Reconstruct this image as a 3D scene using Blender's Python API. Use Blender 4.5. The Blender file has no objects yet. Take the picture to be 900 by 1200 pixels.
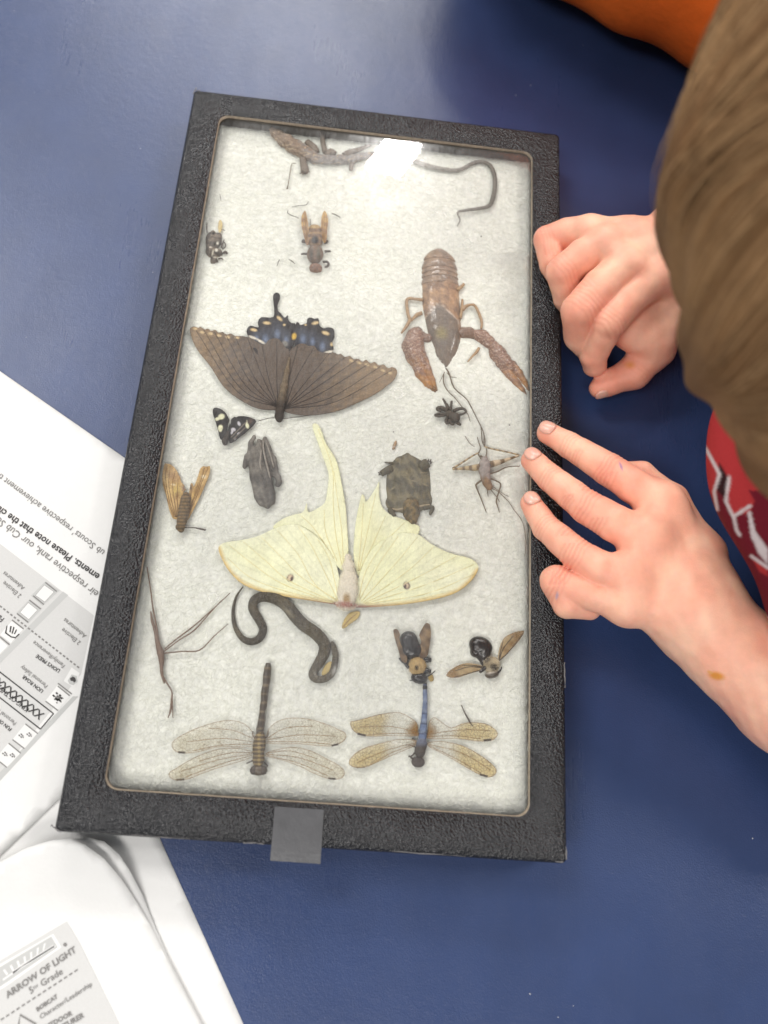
import bpy, math, random
import numpy as np
from mathutils import Vector, Matrix, Euler
from mathutils.geometry import delaunay_2d_cdt

rng = np.random.default_rng(7)
random.seed(7)
SC = bpy.context.scene
COL = SC.collection
S = 0.01                       # everything below is written in centimetres
H = 2.3                        # height of the specimen case
PI = math.pi

# ------------------------------------------------------------------ camera
FPX = 900.0
CAM = np.array([-0.338, -15.76, 32.85 + H])
EUL = (0.323, -0.087, 0.066)
RM = np.array(Euler(EUL).to_matrix())
cd = bpy.data.cameras.new('camera')
cam = bpy.data.objects.new('camera', cd)
COL.objects.link(cam)
cam.location = Vector(CAM * S)
cam.rotation_euler = EUL
cd.sensor_fit = 'VERTICAL'
cd.sensor_height = 24.0
cd.lens = 18.0
cd.clip_start = 0.005
cd.clip_end = 20.0
cd.dof.use_dof = True
cd.dof.focus_distance = 0.355
cd.dof.aperture_fstop = 4.2
SC.camera = cam


def P(px, py, z):
    """world point (cm) where the sight line of a photo pixel meets height z"""
    d = RM @ np.array([(px - 450.0) / FPX, (600.0 - py) / FPX, -1.0])
    t = (z - CAM[2]) / d[2]
    return CAM + d * t


def PV(px, py, z):
    px = np.asarray(px, float); py = np.asarray(py, float); z = np.broadcast_to(np.asarray(z, float), px.shape)
    d = np.stack([(px - 450.0) / FPX, (600.0 - py) / FPX, -np.ones_like(px)], -1) @ RM.T
    t = (z - CAM[2]) / d[..., 2]
    return CAM + d * t[..., None]


def unP(V):
    c = (np.asarray(V) - CAM) @ RM
    return np.stack([450 + FPX * c[..., 0] / -c[..., 2], 600 - FPX * c[..., 1] / -c[..., 2]], -1)


def ppc(px, py, z):
    """pixels per centimetre there"""
    return FPX / -((P(px, py, z) - CAM) @ RM)[2]


class Z:
    """turns coordinates read off an enlarged crop into photo pixels"""
    def __init__(s, x0, y0, k): s.x0, s.y0, s.k = x0, y0, k
    def __call__(s, pts): return [(s.x0 + p[0] / s.k, s.y0 + p[1] / s.k) + tuple(p[2:]) for p in pts]
    def one(s, x, y): return (s.x0 + x / s.k, s.y0 + y / s.k)


# ------------------------------------------------------------------ light
SC.view_settings.view_transform = 'Standard'
SC.view_settings.look = 'None'
SC.view_settings.exposure = -0.02
SC.view_settings.gamma = 1.0
w = bpy.data.worlds.new('World'); SC.world = w; w.use_nodes = True
w.node_tree.nodes['Background'].inputs[0].default_value = (0.93, 0.96, 1.0, 1)
w.node_tree.nodes['Background'].inputs[1].default_value = 0.32
SC.cycles.max_bounces = 8
SC.cycles.transparent_max_bounces = 24
SC.cycles.caustics_reflective = False
SC.cycles.caustics_refractive = False
SC.cycles.use_denoising = True

ZG = H - 0.16                  # upper face of the glass
CEIL = 205.0                   # ceiling height over the table


def mirror(px, py, z=CEIL):
    """where on the ceiling the sight line of a pixel goes after mirroring in the glass"""
    g = P(px, py, ZG); d = g - CAM; d = d * np.array([1, 1, -1])
    return g + d * ((z - ZG) / d[2])


def area(name, c, ux, sx, sy, power, col=(1, 0.975, 0.94)):
    ld = bpy.data.lights.new(name, 'AREA'); ld.shape = 'RECTANGLE'; ld.size = sx * S; ld.size_y = sy * S
    ld.energy = power; ld.color = col
    o = bpy.data.objects.new(name, ld); COL.objects.link(o)
    ux = np.array([ux[0], ux[1], 0.0]); ux /= np.linalg.norm(ux)
    uz = np.array([0, 0, 1.0]); uy = np.cross(uz, ux)
    o.matrix_world = Matrix([[ux[0], uy[0], uz[0], c[0] * S], [ux[1], uy[1], uz[1], c[1] * S], [ux[2], uy[2], uz[2], c[2] * S], [0, 0, 0, 1]])
    return o


# the louvred fixture that mirrors in the glass: four bright strips
_A, _B, _C, _D = [mirror(*p) for p in ((449, 162), (502, 168), (464, 211), (431, 192))]
_u = ((_B - _A) + (_C - _D)) / 2; _v = ((_D - _A) + (_C - _B)) / 2
print('lamp', _A, _B, _C, _D)
_m = (_A + _B + _C + _D) / 4
_vl = np.linalg.norm(_v); _vn = _v / _vl
_pn = np.array([-_vn[1], _vn[0], 0]); _wu = abs(_u @ _pn)
for i in range(4):
    c = _m + _u * ((i - 1.5) / 4.0)
    area('ceiling_lamp', c, _vn, _vl * 0.98, _wu / 4 * 0.46, 2.1)
# the other fixtures of the room
area('ceiling_lamp', (-150, 120, CEIL), (1, 0, 0), 120, 60, 43.5)
area('ceiling_lamp', (-60, 310, CEIL), (1, 0, 0), 120, 60, 76.8)
area('ceiling_lamp', (110, 290, CEIL), (1, 0, 0), 120, 60, 51.2)
area('ceiling_lamp', (20, -200, CEIL), (1, 0, 0), 120, 60, 38.4)
area('ceiling_lamp', (-130, -110, CEIL), (1, 0, 0), 120, 60, 30.7)
area('ceiling_lamp', (190, 60, CEIL), (1, 0, 0), 120, 60, 46.1)
# ------------------------------------------------------------------ helpers
def lin(c):
    c = np.asarray(c, float) / 255.0
    return np.where(c <= 0.04045, c / 12.92, ((c + 0.055) / 1.055) ** 2.4)


def A(r, g, b, k=1.0):
    """albedo of something that shows as this sRGB colour"""
    return tuple(np.clip(lin((r, g, b)) * k, 0.004, 0.9))


def thing(name, label, cat, loc=(0, 0, 0), group=None, kind=None):
    o = bpy.data.objects.new(name, None); COL.objects.link(o)
    o.empty_display_size = 0.01
    o.location = Vector(np.asarray(loc, float) * S)
    o['label'] = label; o['category'] = cat
    if group: o['group'] = group
    if kind: o['kind'] = kind
    return o


def wloc(o):
    p = np.zeros(3)
    while o is not None:
        p += np.array(o.location) / S; o = o.parent
    return p


def mesh(name, V, F, mat, parent=None, smooth=True, col=None, loc=None, label=None, cat=None, kind=None, group=None):
    """one mesh object from world points in cm"""
    V = np.asarray(V, float)
    base = wloc(parent) if parent is not None else (np.asarray(loc, float) if loc is not None else V.mean(0) * np.array([1, 1, 0]) + np.array([0, 0, V[:, 2].min()]))
    me = bpy.data.meshes.new(name)
    Vl = (V - base) * S
    if isinstance(F, np.ndarray) and F.ndim == 2:
        n, k = F.shape
        me.vertices.add(len(Vl)); me.vertices.foreach_set('co', Vl.astype(np.float32).ravel())
        me.loops.add(n * k); me.loops.foreach_set('vertex_index', F.astype(np.int32).ravel())
        me.polygons.add(n); me.polygons.foreach_set('loop_start', np.arange(0, n * k, k, dtype=np.int32))
        me.update(calc_edges=True)
    else:
        me.from_pydata(Vl.tolist(), [], [list(map(int, f)) for f in F])
    me.polygons.foreach_set('use_smooth', np.full(len(me.polygons), smooth))
    if col is not None:
        a = me.attributes.new('Col', 'FLOAT_COLOR', 'POINT')
        c = np.ones((len(Vl), 4), np.float32); c[:, :3] = col
        a.data.foreach_set('color', c.ravel())
    me.materials.append(mat)
    me.validate(); me.update()
    o = bpy.data.objects.new(name, me); COL.objects.link(o)
    if parent is not None: o.parent = parent
    else: o.location = Vector(base * S)
    if label: o['label'] = label
    if cat: o['category'] = cat
    if kind: o['kind'] = kind
    if group: o['group'] = group
    return o


# ---- materials
def nodes(name):
    m = bpy.data.materials.new(name); m.use_nodes = True
    nt = m.node_tree; bs = nt.nodes['Principled BSDF']
    return m, nt, bs


def N(nt, t, **kw):
    n = nt.nodes.new(t)
    for k, v in kw.items():
        if k in n.inputs: n.inputs[k].default_value = v
        else: setattr(n, k, v)
    return n


def coords(nt, scale=100.0, rot=(0, 0, 0), stretch=(1, 1, 1)):
    tc = N(nt, 'ShaderNodeTexCoord'); mp = N(nt, 'ShaderNodeMapping')
    mp.inputs['Scale'].default_value = tuple(scale * s for s in stretch); mp.inputs['Rotation'].default_value = rot
    nt.links.new(tc.outputs['Object'], mp.inputs['Vector'])
    return mp.outputs['Vector']


def pmat(name, base=(0.5, 0.5, 0.5), rough=0.5, spec=0.5, var=None, bump=(), attr=False, sss=0.0, sssr=(1, .3, .15), sss_scale=0.004,
         alpha=1.0, coat=0.0, trans=0.0, stretch=(1, 1, 1), sheen=0.0, metal=0.0):
    """principled surface: var=(scale, amount, detail) mottles the colour, bump=[(scale, strength, kind)]"""
    m, nt, bs = nodes(name); L = nt.links.new
    co = coords(nt, stretch=stretch)
    if attr:
        at = N(nt, 'ShaderNodeAttribute', attribute_name='Col'); c = at.outputs['Color']
    else:
        rgb = N(nt, 'ShaderNodeRGB'); rgb.outputs[0].default_value = (*base, 1); c = rgb.outputs[0]
    if var:
        ns = N(nt, 'ShaderNodeTexNoise', Scale=var[0], Detail=var[2] if len(var) > 2 else 4.0, Roughness=0.6)
        L(co, ns.inputs['Vector'])
        mr = N(nt, 'ShaderNodeMapRange'); mr.inputs['From Min'].default_value = 0.3; mr.inputs['From Max'].default_value = 0.7
        mr.inputs['To Min'].default_value = 1 - var[1]; mr.inputs['To Max'].default_value = 1 + var[1]
        L(ns.outputs[0], mr.inputs['Value'])
        mx = N(nt, 'ShaderNodeVectorMath', operation='SCALE'); L(c, mx.inputs[0]); L(mr.outputs[0], mx.inputs['Scale']); c = mx.outputs[0]
    L(c, bs.inputs['Base Color'])
    bs.inputs['Roughness'].default_value = rough; bs.inputs['Specular IOR Level'].default_value = spec
    bs.inputs['Metallic'].default_value = metal
    prev = None
    for b in bump:
        sc, st = b[0], b[1]; kind = b[2] if len(b) > 2 else 'noise'
        if kind == 'noise':
            t = N(nt, 'ShaderNodeTexNoise', Scale=sc, Detail=5.0, Roughness=0.6); out = t.outputs[0]
        elif kind == 'vor':
            t = N(nt, 'ShaderNodeTexVoronoi', Scale=sc, feature='SMOOTH_F1'); t.inputs['Smoothness'].default_value = 0.4; out = t.outputs['Distance']
        elif kind == 'edge':
            t = N(nt, 'ShaderNodeTexVoronoi', Scale=sc, feature='DISTANCE_TO_EDGE'); out = t.outputs['Distance']
        else:
            t = N(nt, 'ShaderNodeTexWave', Scale=sc, Distortion=3.0, Detail=2.0); out = t.outputs[1]
        L(co, t.inputs['Vector'])
        bp = N(nt, 'ShaderNodeBump', Strength=st); bp.inputs['Distance'].default_value = 0.01 / sc if kind != 'wave' else 0.003 / sc
        L(out, bp.inputs['Height'])
        if prev is not None: L(prev, bp.inputs['Normal'])
        prev = bp.outputs[0]
    if prev is not None: L(prev, bs.inputs['Normal'])
    if sss:
        bs.inputs['Subsurface Weight'].default_value = sss; bs.inputs['Subsurface Radius'].default_value = sssr; bs.inputs['Subsurface Scale'].default_value = sss_scale
    if coat:
        bs.inputs['Coat Weight'].default_value = coat; bs.inputs['Coat Roughness'].default_value = 0.12
    if sheen:
        bs.inputs['Sheen Weight'].default_value = sheen
    bs.inputs['Alpha'].default_value = alpha
    return m


# ---- meshes
def tube(pts, rad, n=8, flat=1.0, sub=1, cap=True):
    """swept tube through world points with a radius per point; returns V, F"""
    pts = np.asarray(pts, float); rad = np.broadcast_to(np.asarray(rad, float), (len(pts),)).copy()
    if sub > 1:
        pts, rad = spline(pts, rad, sub)
    t = np.gradient(pts, axis=0); t /= np.linalg.norm(t, axis=1)[:, None] + 1e-9
    up = np.array([0, 0, 1.0])
    s = np.cross(t, up); bad = np.linalg.norm(s, axis=1) < 1e-3
    s[bad] = (1, 0, 0); s /= np.linalg.norm(s, axis=1)[:, None]
    u = np.cross(s, t)
    a = np.linspace(0, 2 * PI, n, endpoint=False)
    ring = pts[:, None] + rad[:, None, None] * (np.cos(a)[None, :, None] * s[:, None] + flat * np.sin(a)[None, :, None] * u[:, None])
    V = ring.reshape(-1, 3); m = len(pts)
    i, j = np.meshgrid(np.arange(m - 1), np.arange(n), indexing='ij'); j2 = (j + 1) % n
    F = np.stack([i * n + j, i * n + j2, (i + 1) * n + j2, (i + 1) * n + j], -1).reshape(-1, 4)
    F = [tuple(f) for f in F]
    if cap:
        F.append(tuple(range(n))[::-1]); F.append(tuple((m - 1) * n + k for k in range(n)))
    return V, F


def spline(pts, rad, sub):
    n = len(pts); pp = np.vstack([2 * pts[0] - pts[1], pts, 2 * pts[-1] - pts[-2]]); rr = np.r_[rad[0], rad, rad[-1]]
    P_, R_ = [], []
    for i in range(n - 1):
        for k in range(sub):
            t = k / sub; p0, p1, p2, p3 = pp[i:i + 4]
            P_.append(0.5 * (2 * p1 + (p2 - p0) * t + (2 * p0 - 5 * p1 + 4 * p2 - p3) * t * t + (3 * p1 - p0 - 3 * p2 + p3) * t ** 3))
            R_.append(rr[i + 1] * (1 - t) + rr[i + 2] * t)
    P_.append(pts[-1]); R_.append(rad[-1])
    return np.array(P_), np.array(R_)


def join(parts):
    V, F, k = [], [], 0
    for v, f in parts:
        V.append(np.asarray(v)); F += [tuple(np.asarray(q) + k) for q in f]; k += len(v)
    return np.vstack(V), F


def ptube(pts, z, n=6, sub=4, flat=1.0, rpx=True):
    """tube from photo pixels (x, y, radius_px[, dz]) at height z"""
    W, R = [], []
    for p in pts:
        zz = z + (p[3] if len(p) > 3 else 0.0)
        W.append(P(p[0], p[1], zz)); R.append(p[2] / ppc(p[0], p[1], zz))
    return tube(W, R, n=n, sub=sub, flat=flat)


def surfnet(f, org, h):
    """naive surface nets on a distance grid"""
    s = f < 0
    nx, ny, nz = f.shape
    c = np.zeros((nx - 1, ny - 1, nz - 1), np.int8)
    for dx in (0, 1):
        for dy in (0, 1):
            for dz in (0, 1):
                c += s[dx:nx - 1 + dx, dy:ny - 1 + dy, dz:nz - 1 + dz]
    act = (c > 0) & (c < 8)
    idx = -np.ones(act.shape, np.int64); I, J, K = np.nonzero(act); idx[I, J, K] = np.arange(len(I))
    acc = np.zeros((len(I), 3)); cnt = np.zeros(len(I))
    off = [(a, b, d) for a in (0, 1) for b in (0, 1) for d in (0, 1)]
    for p in off:
        for ax in range(3):
            if p[ax]: continue
            q = list(p); q[ax] = 1
            fa = f[I + p[0], J + p[1], K + p[2]]; fb = f[I + q[0], J + q[1], K + q[2]]
            m = (fa < 0) != (fb < 0)
            t = np.where(m, fa / np.where(m, fa - fb, 1), 0)
            e = np.tile(np.array(p, float), (len(I), 1)); e[:, ax] += t
            acc[m] += e[m]; cnt[m] += 1
    V = (np.stack([I, J, K], 1) + acc / cnt[:, None]) * h + org
    Fs = []
    for ax in range(3):
        b, d = (ax + 1) % 3, (ax + 2) % 3
        sl0 = [slice(None)] * 3; sl1 = [slice(None)] * 3
        sl0[ax] = slice(0, -1); sl1[ax] = slice(1, None)
        x = s[tuple(sl0)] != s[tuple(sl1)]
        E = np.stack(np.nonzero(x), 1)
        E = E[(E[:, b] > 0) & (E[:, d] > 0) & (E[:, b] < f.shape[b] - 1) & (E[:, d] < f.shape[d] - 1)]
        ins = s[E[:, 0], E[:, 1], E[:, 2]]
        def cell(db, dd):
            q = E.copy(); q[:, b] -= db; q[:, d] -= dd
            return idx[q[:, 0], q[:, 1], q[:, 2]]
        q = np.stack([cell(1, 1), cell(0, 1), cell(0, 0), cell(1, 0)], 1)
        q[~ins] = q[~ins][:, ::-1]
        Fs.append(q)
    F = np.vstack(Fs)
    return V, F[(F >= 0).all(1)]


def rotm(yaw, pitch=0, roll=0):
    return np.array(Euler((roll, pitch, yaw), 'XYZ').to_matrix())


def sdf(prims, h, disp=None):
    """prims: ('c', a, b, ra, rb, k[, op]) tapered capsule; ('e', centre, radii, matrix, k[, op]) ellipsoid; op '-' carves"""
    lo, hi = np.full(3, 1e9), np.full(3, -1e9)
    bb = []
    for p in prims:
        if p[0] == 'c':
            a, b, r = np.asarray(p[1], float), np.asarray(p[2], float), max(p[3], p[4])
            l, u = np.minimum(a, b) - r, np.maximum(a, b) + r
        else:
            c, r = np.asarray(p[1], float), np.abs(np.asarray(p[3])) @ np.asarray(p[2], float) if p[3] is not None else np.asarray(p[2], float)
            l, u = c - r, c + r
        bb.append((l, u))
        op = p[-1] if isinstance(p[-1], str) else '+'
        if op == '+': lo, hi = np.minimum(lo, l), np.maximum(hi, u)
    pad = 3 * h + (.22 if disp is not None else 0)
    lo = lo - pad; hi = hi + pad
    n = np.ceil((hi - lo) / h).astype(int) + 1
    f = np.full(n, 1e3, np.float32)
    ax = [lo[i] + h * np.arange(n[i]) for i in range(3)]
    for p, (l, u) in zip(prims, bb):
        op = p[-1] if isinstance(p[-1], str) else '+'
        k = p[5] if p[0] == 'c' else p[4]
        mg = max(k * 1.5, 4 * h) + 2 * h
        i0 = np.clip(np.floor((l - mg - lo) / h).astype(int), 0, n - 1); i1 = np.clip(np.ceil((u + mg - lo) / h).astype(int) + 1, 1, n)
        if (i1 <= i0).any(): continue
        X, Y, Zz = np.meshgrid(ax[0][i0[0]:i1[0]], ax[1][i0[1]:i1[1]], ax[2][i0[2]:i1[2]], indexing='ij')
        if p[0] == 'c':
            a, b = np.asarray(p[1], float), np.asarray(p[2], float); ab = b - a; L2 = ab @ ab + 1e-9
            t = np.clip(((X - a[0]) * ab[0] + (Y - a[1]) * ab[1] + (Zz - a[2]) * ab[2]) / L2, 0, 1)
            d = np.sqrt((X - a[0] - t * ab[0]) ** 2 + (Y - a[1] - t * ab[1]) ** 2 + (Zz - a[2] - t * ab[2]) ** 2) - (p[3] + t * (p[4] - p[3]))
        else:
            c = np.asarray(p[1], float); r = np.asarray(p[2], float)
            q = np.stack([X - c[0], Y - c[1], Zz - c[2]], -1)
            if p[3] is not None: q = q @ np.asarray(p[3])
            k0 = np.sqrt(((q / r) ** 2).sum(-1)); k1 = np.sqrt(((q / r ** 2) ** 2).sum(-1)) + 1e-9
            d = k0 * (k0 - 1) / k1
        sl = tuple(slice(i0[i], i1[i]) for i in range(3)); g = f[sl]
        if op == '-':
            d = -d; hh = np.maximum(k - np.abs(g - d), 0) / max(k, 1e-6); f[sl] = np.maximum(g, d) + hh * hh * k * 0.25
        else:
            hh = np.maximum(k - np.abs(g - d), 0) / max(k, 1e-6); f[sl] = np.minimum(g, d) - hh * hh * k * 0.25
    if disp is not None:
        m = np.abs(f) < max(8 * h, .5)
        I = np.nonzero(m); pts = np.stack([ax[0][I[0]], ax[1][I[1]], ax[2][I[2]]], -1)
        f[I] += disp(pts)
    V, F = surfnet(f, lo, h)
    return V, F


def bulge(V, amp, freq, seed=0):
    """cheap smooth pseudo noise of points, about -amp..amp"""
    r = np.random.default_rng(seed); o = np.zeros(len(V))
    for k in range(5):
        d = r.normal(size=3); d /= np.linalg.norm(d); o += np.sin(V @ d * freq * (0.7 + 0.35 * k) + r.uniform(0, 6.28))
    return o * amp / 2.2


def inpoly(pts, poly):
    x, y = pts[:, 0], pts[:, 1]; c = np.zeros(len(pts), bool); n = len(poly)
    for i in range(n):
        x1, y1 = poly[i]; x2, y2 = poly[(i + 1) % n]
        if y1 == y2: continue
        m = ((y1 > y) != (y2 > y)) & (x < (x2 - x1) * (y - y1) / (y2 - y1) + x1); c ^= m
    return c


def dseg(pts, a, b):
    a, b = np.asarray(a, float), np.asarray(b, float); ab = b - a
    t = np.clip(((pts - a) @ ab) / (ab @ ab + 1e-9), 0, 1)
    return np.linalg.norm(pts - a - t[:, None] * ab, axis=1)


def dpoly(pts, line):
    return np.min([dseg(pts, line[i], line[i + 1]) for i in range(len(line) - 1)], axis=0)


def smoothpoly(poly, sub=3):
    """closed Catmull-Rom through an outline"""
    p = np.asarray(poly, float); n = len(p); out = []
    for i in range(n):
        p0, p1, p2, p3 = p[i - 1], p[i], p[(i + 1) % n], p[(i + 2) % n]
        for k in range(sub):
            t = k / sub
            out.append(0.5 * (2 * p1 + (p2 - p0) * t + (2 * p0 - 5 * p1 + 4 * p2 - p3) * t * t + (3 * p1 - p0 - 3 * p2 + p3) * t ** 3))
    return np.array(out)


def sheet(poly, zf, step=2.0, colf=None, thick=0.012, smooth=3, edgecol=None):
    """thin solid with a traced outline: poly in photo pixels, zf(pixels)->height cm; returns V, F, colours"""
    op = smoothpoly(poly, smooth) if smooth > 1 else np.asarray(poly, float)
    ln = []
    for i in range(len(op)):
        a, b = op[i], op[(i + 1) % len(op)]; k = max(1, int(np.linalg.norm(b - a) / step))
        for j in range(k): ln.append(a + (b - a) * j / k)
    ln = np.array(ln)
    lo, hi = ln.min(0), ln.max(0)
    gx, gy = np.meshgrid(np.arange(lo[0], hi[0], step), np.arange(lo[1], hi[1], step * 0.87), indexing='ij')
    gx = gx + (np.arange(gx.shape[1]) % 2)[None] * step * 0.5
    g = np.stack([gx.ravel(), gy.ravel()], 1); g += rng.uniform(-.12, .12, g.shape) * step
    g = g[inpoly(g, ln)]
    if len(g):
        dm = np.full(len(g), 1e9)
        for i in range(0, len(ln)):
            dm = np.minimum(dm, ((g - ln[i]) ** 2).sum(1))
        g = g[dm > (0.55 * step) ** 2]
    n = len(ln)
    pts = [Vector(p) for p in ln] + [Vector(p) for p in g]
    r = delaunay_2d_cdt(pts, [], [list(range(n))], 1, 1e-4)
    vv = np.array([(v[0], v[1]) for v in r[0]]); F = [tuple(f) for f in r[2]]
    z = zf(vv)
    T = PV(vv[:, 0], vv[:, 1], z); B = T - np.array([0, 0, thick])
    m = len(vv)
    Fa = np.array(F)
    a, b, c = T[Fa[:, 0]], T[Fa[:, 1]], T[Fa[:, 2]]
    if np.cross(b - a, c - a)[:, 2].mean() < 0: Fa = Fa[:, ::-1]
    from collections import Counter
    ed = {}
    for f in Fa:
        for i in range(3):
            e = (f[i], f[(i + 1) % 3]); ed[e] = 1
    FF = [tuple(f) for f in Fa] + [tuple(f[::-1] + m) for f in Fa]
    for (i, j) in list(ed):
        if (j, i) not in ed: FF.append((j, i, i + m, j + m))
    col = None
    if colf is not None:
        c = colf(vv); col = np.vstack([c, c])
    return np.vstack([T, B]), FF, col


def spots(c, pts, lst):
    """lay soft-edged elliptical spots (x, y, rx, ry, angle_deg, rgb[, soft]) over a colour array"""
    for s in lst:
        x, y, rx, ry, an, rgb = s[:6]; soft = s[6] if len(s) > 6 else 0.25
        a = math.radians(an); dx, dy = pts[:, 0] - x, pts[:, 1] - y
        u = (dx * math.cos(a) + dy * math.sin(a)) / rx; v = (-dx * math.sin(a) + dy * math.cos(a)) / ry
        w_ = np.clip((1 + soft - np.sqrt(u * u + v * v)) / (2 * soft), 0, 1)[:, None]
        c = c * (1 - w_) + np.array(rgb) * w_
    return c


def rrect(x0, y0, x1, y1, r, nc=8, ns=24):
    """rounded rectangle loop, counter-clockwise, the same count for every size"""
    out = []
    cs = [(x1 - r, y0 + r, -90), (x1 - r, y1 - r, 0), (x0 + r, y1 - r, 90), (x0 + r, y0 + r, 180)]
    for k in range(4):
        cx, cy, a0 = cs[k]
        for i in range(nc + 1):
            a = math.radians(a0 + 90 * i / nc); out.append((cx + r * math.cos(a), cy + r * math.sin(a)))
        a = math.radians(a0 + 90); p = (cx + r * math.cos(a), cy + r * math.sin(a))
        nx = cs[(k + 1) % 4]; b = math.radians(nx[2]); q = (nx[0] + r * math.cos(b), nx[1] + r * math.sin(b))
        for i in range(1, ns):
            t = i / ns; out.append((p[0] + (q[0] - p[0]) * t, p[1] + (q[1] - p[1]) * t))
    return np.array(out)


def loft(loops):
    """quads between consecutive closed loops [(xy, z)]"""
    n = len(loops[0][0]); V = np.vstack([np.c_[xy, np.broadcast_to(z, n)] for xy, z in loops]); F = []
    for i in range(len(loops) - 1):
        for j in range(n):
            k = (j + 1) % n; F.append((i * n + j, i * n + k, (i + 1) * n + k, (i + 1) * n + j))
    return V, F


def box(x0, y0, z0, x1, y1, z1):
    V = np.array([(x0, y0, z0), (x1, y0, z0), (x1, y1, z0), (x0, y1, z0), (x0, y0, z1), (x1, y0, z1), (x1, y1, z1), (x0, y1, z1)], float)
    return V, [(0, 3, 2, 1), (4, 5, 6, 7), (0, 1, 5, 4), (1, 2, 6, 5), (2, 3, 7, 6), (3, 0, 4, 7)]


def ball(c, r, R=None, nu=16, nv=10):
    c = np.asarray(c, float); r = np.broadcast_to(np.asarray(r, float), (3,))
    V = [(0, 0, 1)] + [(math.sin(PI * j / nv) * math.cos(2 * PI * i / nu), math.sin(PI * j / nv) * math.sin(2 * PI * i / nu), math.cos(PI * j / nv)) for j in range(1, nv) for i in range(nu)] + [(0, 0, -1)]
    V = np.array(V) * r
    if R is not None: V = V @ np.asarray(R).T
    F = [(0, 1 + i, 1 + (i + 1) % nu) for i in range(nu)]
    for j in range(nv - 2):
        for i in range(nu):
            a, b = 1 + j * nu + i, 1 + j * nu + (i + 1) % nu; F.append((a, a + nu, b + nu, b))
    e = 1 + (nv - 2) * nu; F += [(e + i, e + nu, e + (i + 1) % nu) for i in range(nu)]
    return V + c, F


def fuzz(o, n, ln, wd, mat, seed=1, up=0.0, name='fine_hair'):
    """short hairs standing on a part"""
    r = np.random.default_rng(seed); me = o.data; base = wloc(o)
    P0 = np.array([p.center[:] for p in me.polygons]) / S + base; Nn = np.array([p.normal[:] for p in me.polygons])
    k = np.nonzero(Nn[:, 2] > -.1)[0]; k = r.choice(k, n); a = P0[k]; d = Nn[k] + r.normal(0, .55, (n, 3)); d /= np.linalg.norm(d, axis=1)[:, None]
    L_ = ln * r.uniform(.5, 1.2, n)[:, None]; s_ = np.cross(d, r.normal(size=(n, 3))); s_ /= np.linalg.norm(s_, axis=1)[:, None]
    V = np.stack([a - s_ * wd, a + s_ * wd, a + d * L_ * .6 + s_ * wd * .6, a + d * L_ * .6 - s_ * wd * .6, a + d * L_ + r.normal(0, ln * .15, (n, 3))], 1).reshape(-1, 3)
    V[:, 2] = np.minimum(V[:, 2], H - .2)
    i = np.arange(n)[:, None] * 5
    F = [tuple(f) for f in (i + [0, 1, 2, 3])] + [tuple(f) for f in (i + [3, 2, 4])]
    return mesh(name, V, F, mat, o, kind='stuff')


def text(s, a, b, z, mat, parent, bold=0.0, dz=None, name='lettering'):
    """flat lettering whose baseline runs from photo pixel a to photo pixel b at height z"""
    A_, B_ = P(*a, z), P(*b, z); d = B_ - A_; L = np.linalg.norm(d)
    cu = bpy.data.curves.new(name, 'FONT'); cu.body = s; cu.size = 1.0; cu.offset = bold; cu.resolution_u = 2
    o = bpy.data.objects.new(name, cu); COL.objects.link(o)
    bpy.context.view_layer.update()
    me = bpy.data.meshes.new_from_object(o.evaluated_get(bpy.context.evaluated_depsgraph_get()))
    bpy.data.objects.remove(o); bpy.data.curves.remove(cu)
    V = np.array([v.co[:] for v in me.vertices]); F = [tuple(p.vertices) for p in me.polygons]; bpy.data.meshes.remove(me)
    k = L / max(V[:, 0].max(), 1e-3)
    ux = d / L; uy = np.cross([0, 0, 1.0], ux)
    W = A_ + V[:, :1] * k * ux + V[:, 1:2] * k * uy
    return mesh(name, W, F, mat, parent, smooth=False)


def flat(poly, z, mat, parent, name, lift=0.0):
    W = np.array([P(x, y, z) for x, y in poly]); a = W[:, :2]
    if 0.5 * np.sum(a[:, 0] * np.roll(a[:, 1], -1) - np.roll(a[:, 0], -1) * a[:, 1]) < 0: W = W[::-1]
    return mesh(name, W, [tuple(range(len(W)))], mat, parent, smooth=False)


def strip(pts, wpx, z, mat, parent, name):
    """flat printed line through photo pixels"""
    W = np.array([P(x, y, z) for x, y in pts]); r = wpx / ppc(*pts[0], z) / 2
    t = np.gradient(W, axis=0); t /= np.linalg.norm(t, axis=1)[:, None]; s = np.cross(t, [0, 0, 1.0]) * r
    V = np.vstack([W + s, W - s]); n = len(W)
    return mesh(name, V, [(i, i + 1, n + i + 1, n + i)[::-1] for i in range(n - 1)], mat, parent, smooth=False)
# ------------------------------------------------------------------ the table
m_table = pmat('blue_laminate', A(44, 60, 98), rough=0.30, spec=0.5, var=(0.35, 0.08, 6.0), bump=[(14, 0.22), (3.0, 0.05)])
nt = m_table.node_tree; L = nt.links.new        # wiped smears in its sheen
n1 = N(nt, 'ShaderNodeTexNoise', Scale=0.22, Detail=5.0, Roughness=0.65); L(coords(nt, rot=(0, 0, .6), stretch=(1, .35, 1)), n1.inputs['Vector'])
n2 = N(nt, 'ShaderNodeTexNoise', Scale=7.0, Detail=4.0); L(coords(nt, rot=(0, 0, -.5), stretch=(1, .05, 1)), n2.inputs['Vector'])
ad = N(nt, 'ShaderNodeMath', operation='MULTIPLY_ADD'); L(n2.outputs[0], ad.inputs[0]); ad.inputs[1].default_value = .18; L(n1.outputs[0], ad.inputs[2])
mr = N(nt, 'ShaderNodeMapRange'); L(ad.outputs[0], mr.inputs[0])
for k, v in (('From Min', .45), ('From Max', .9), ('To Min', .27), ('To Max', .37)): mr.inputs[k].default_value = v
L(mr.outputs[0], nt.nodes['Principled BSDF'].inputs['Roughness'])
V, F = box(-75, -62, -2.5, 27, 62, 0)
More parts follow.
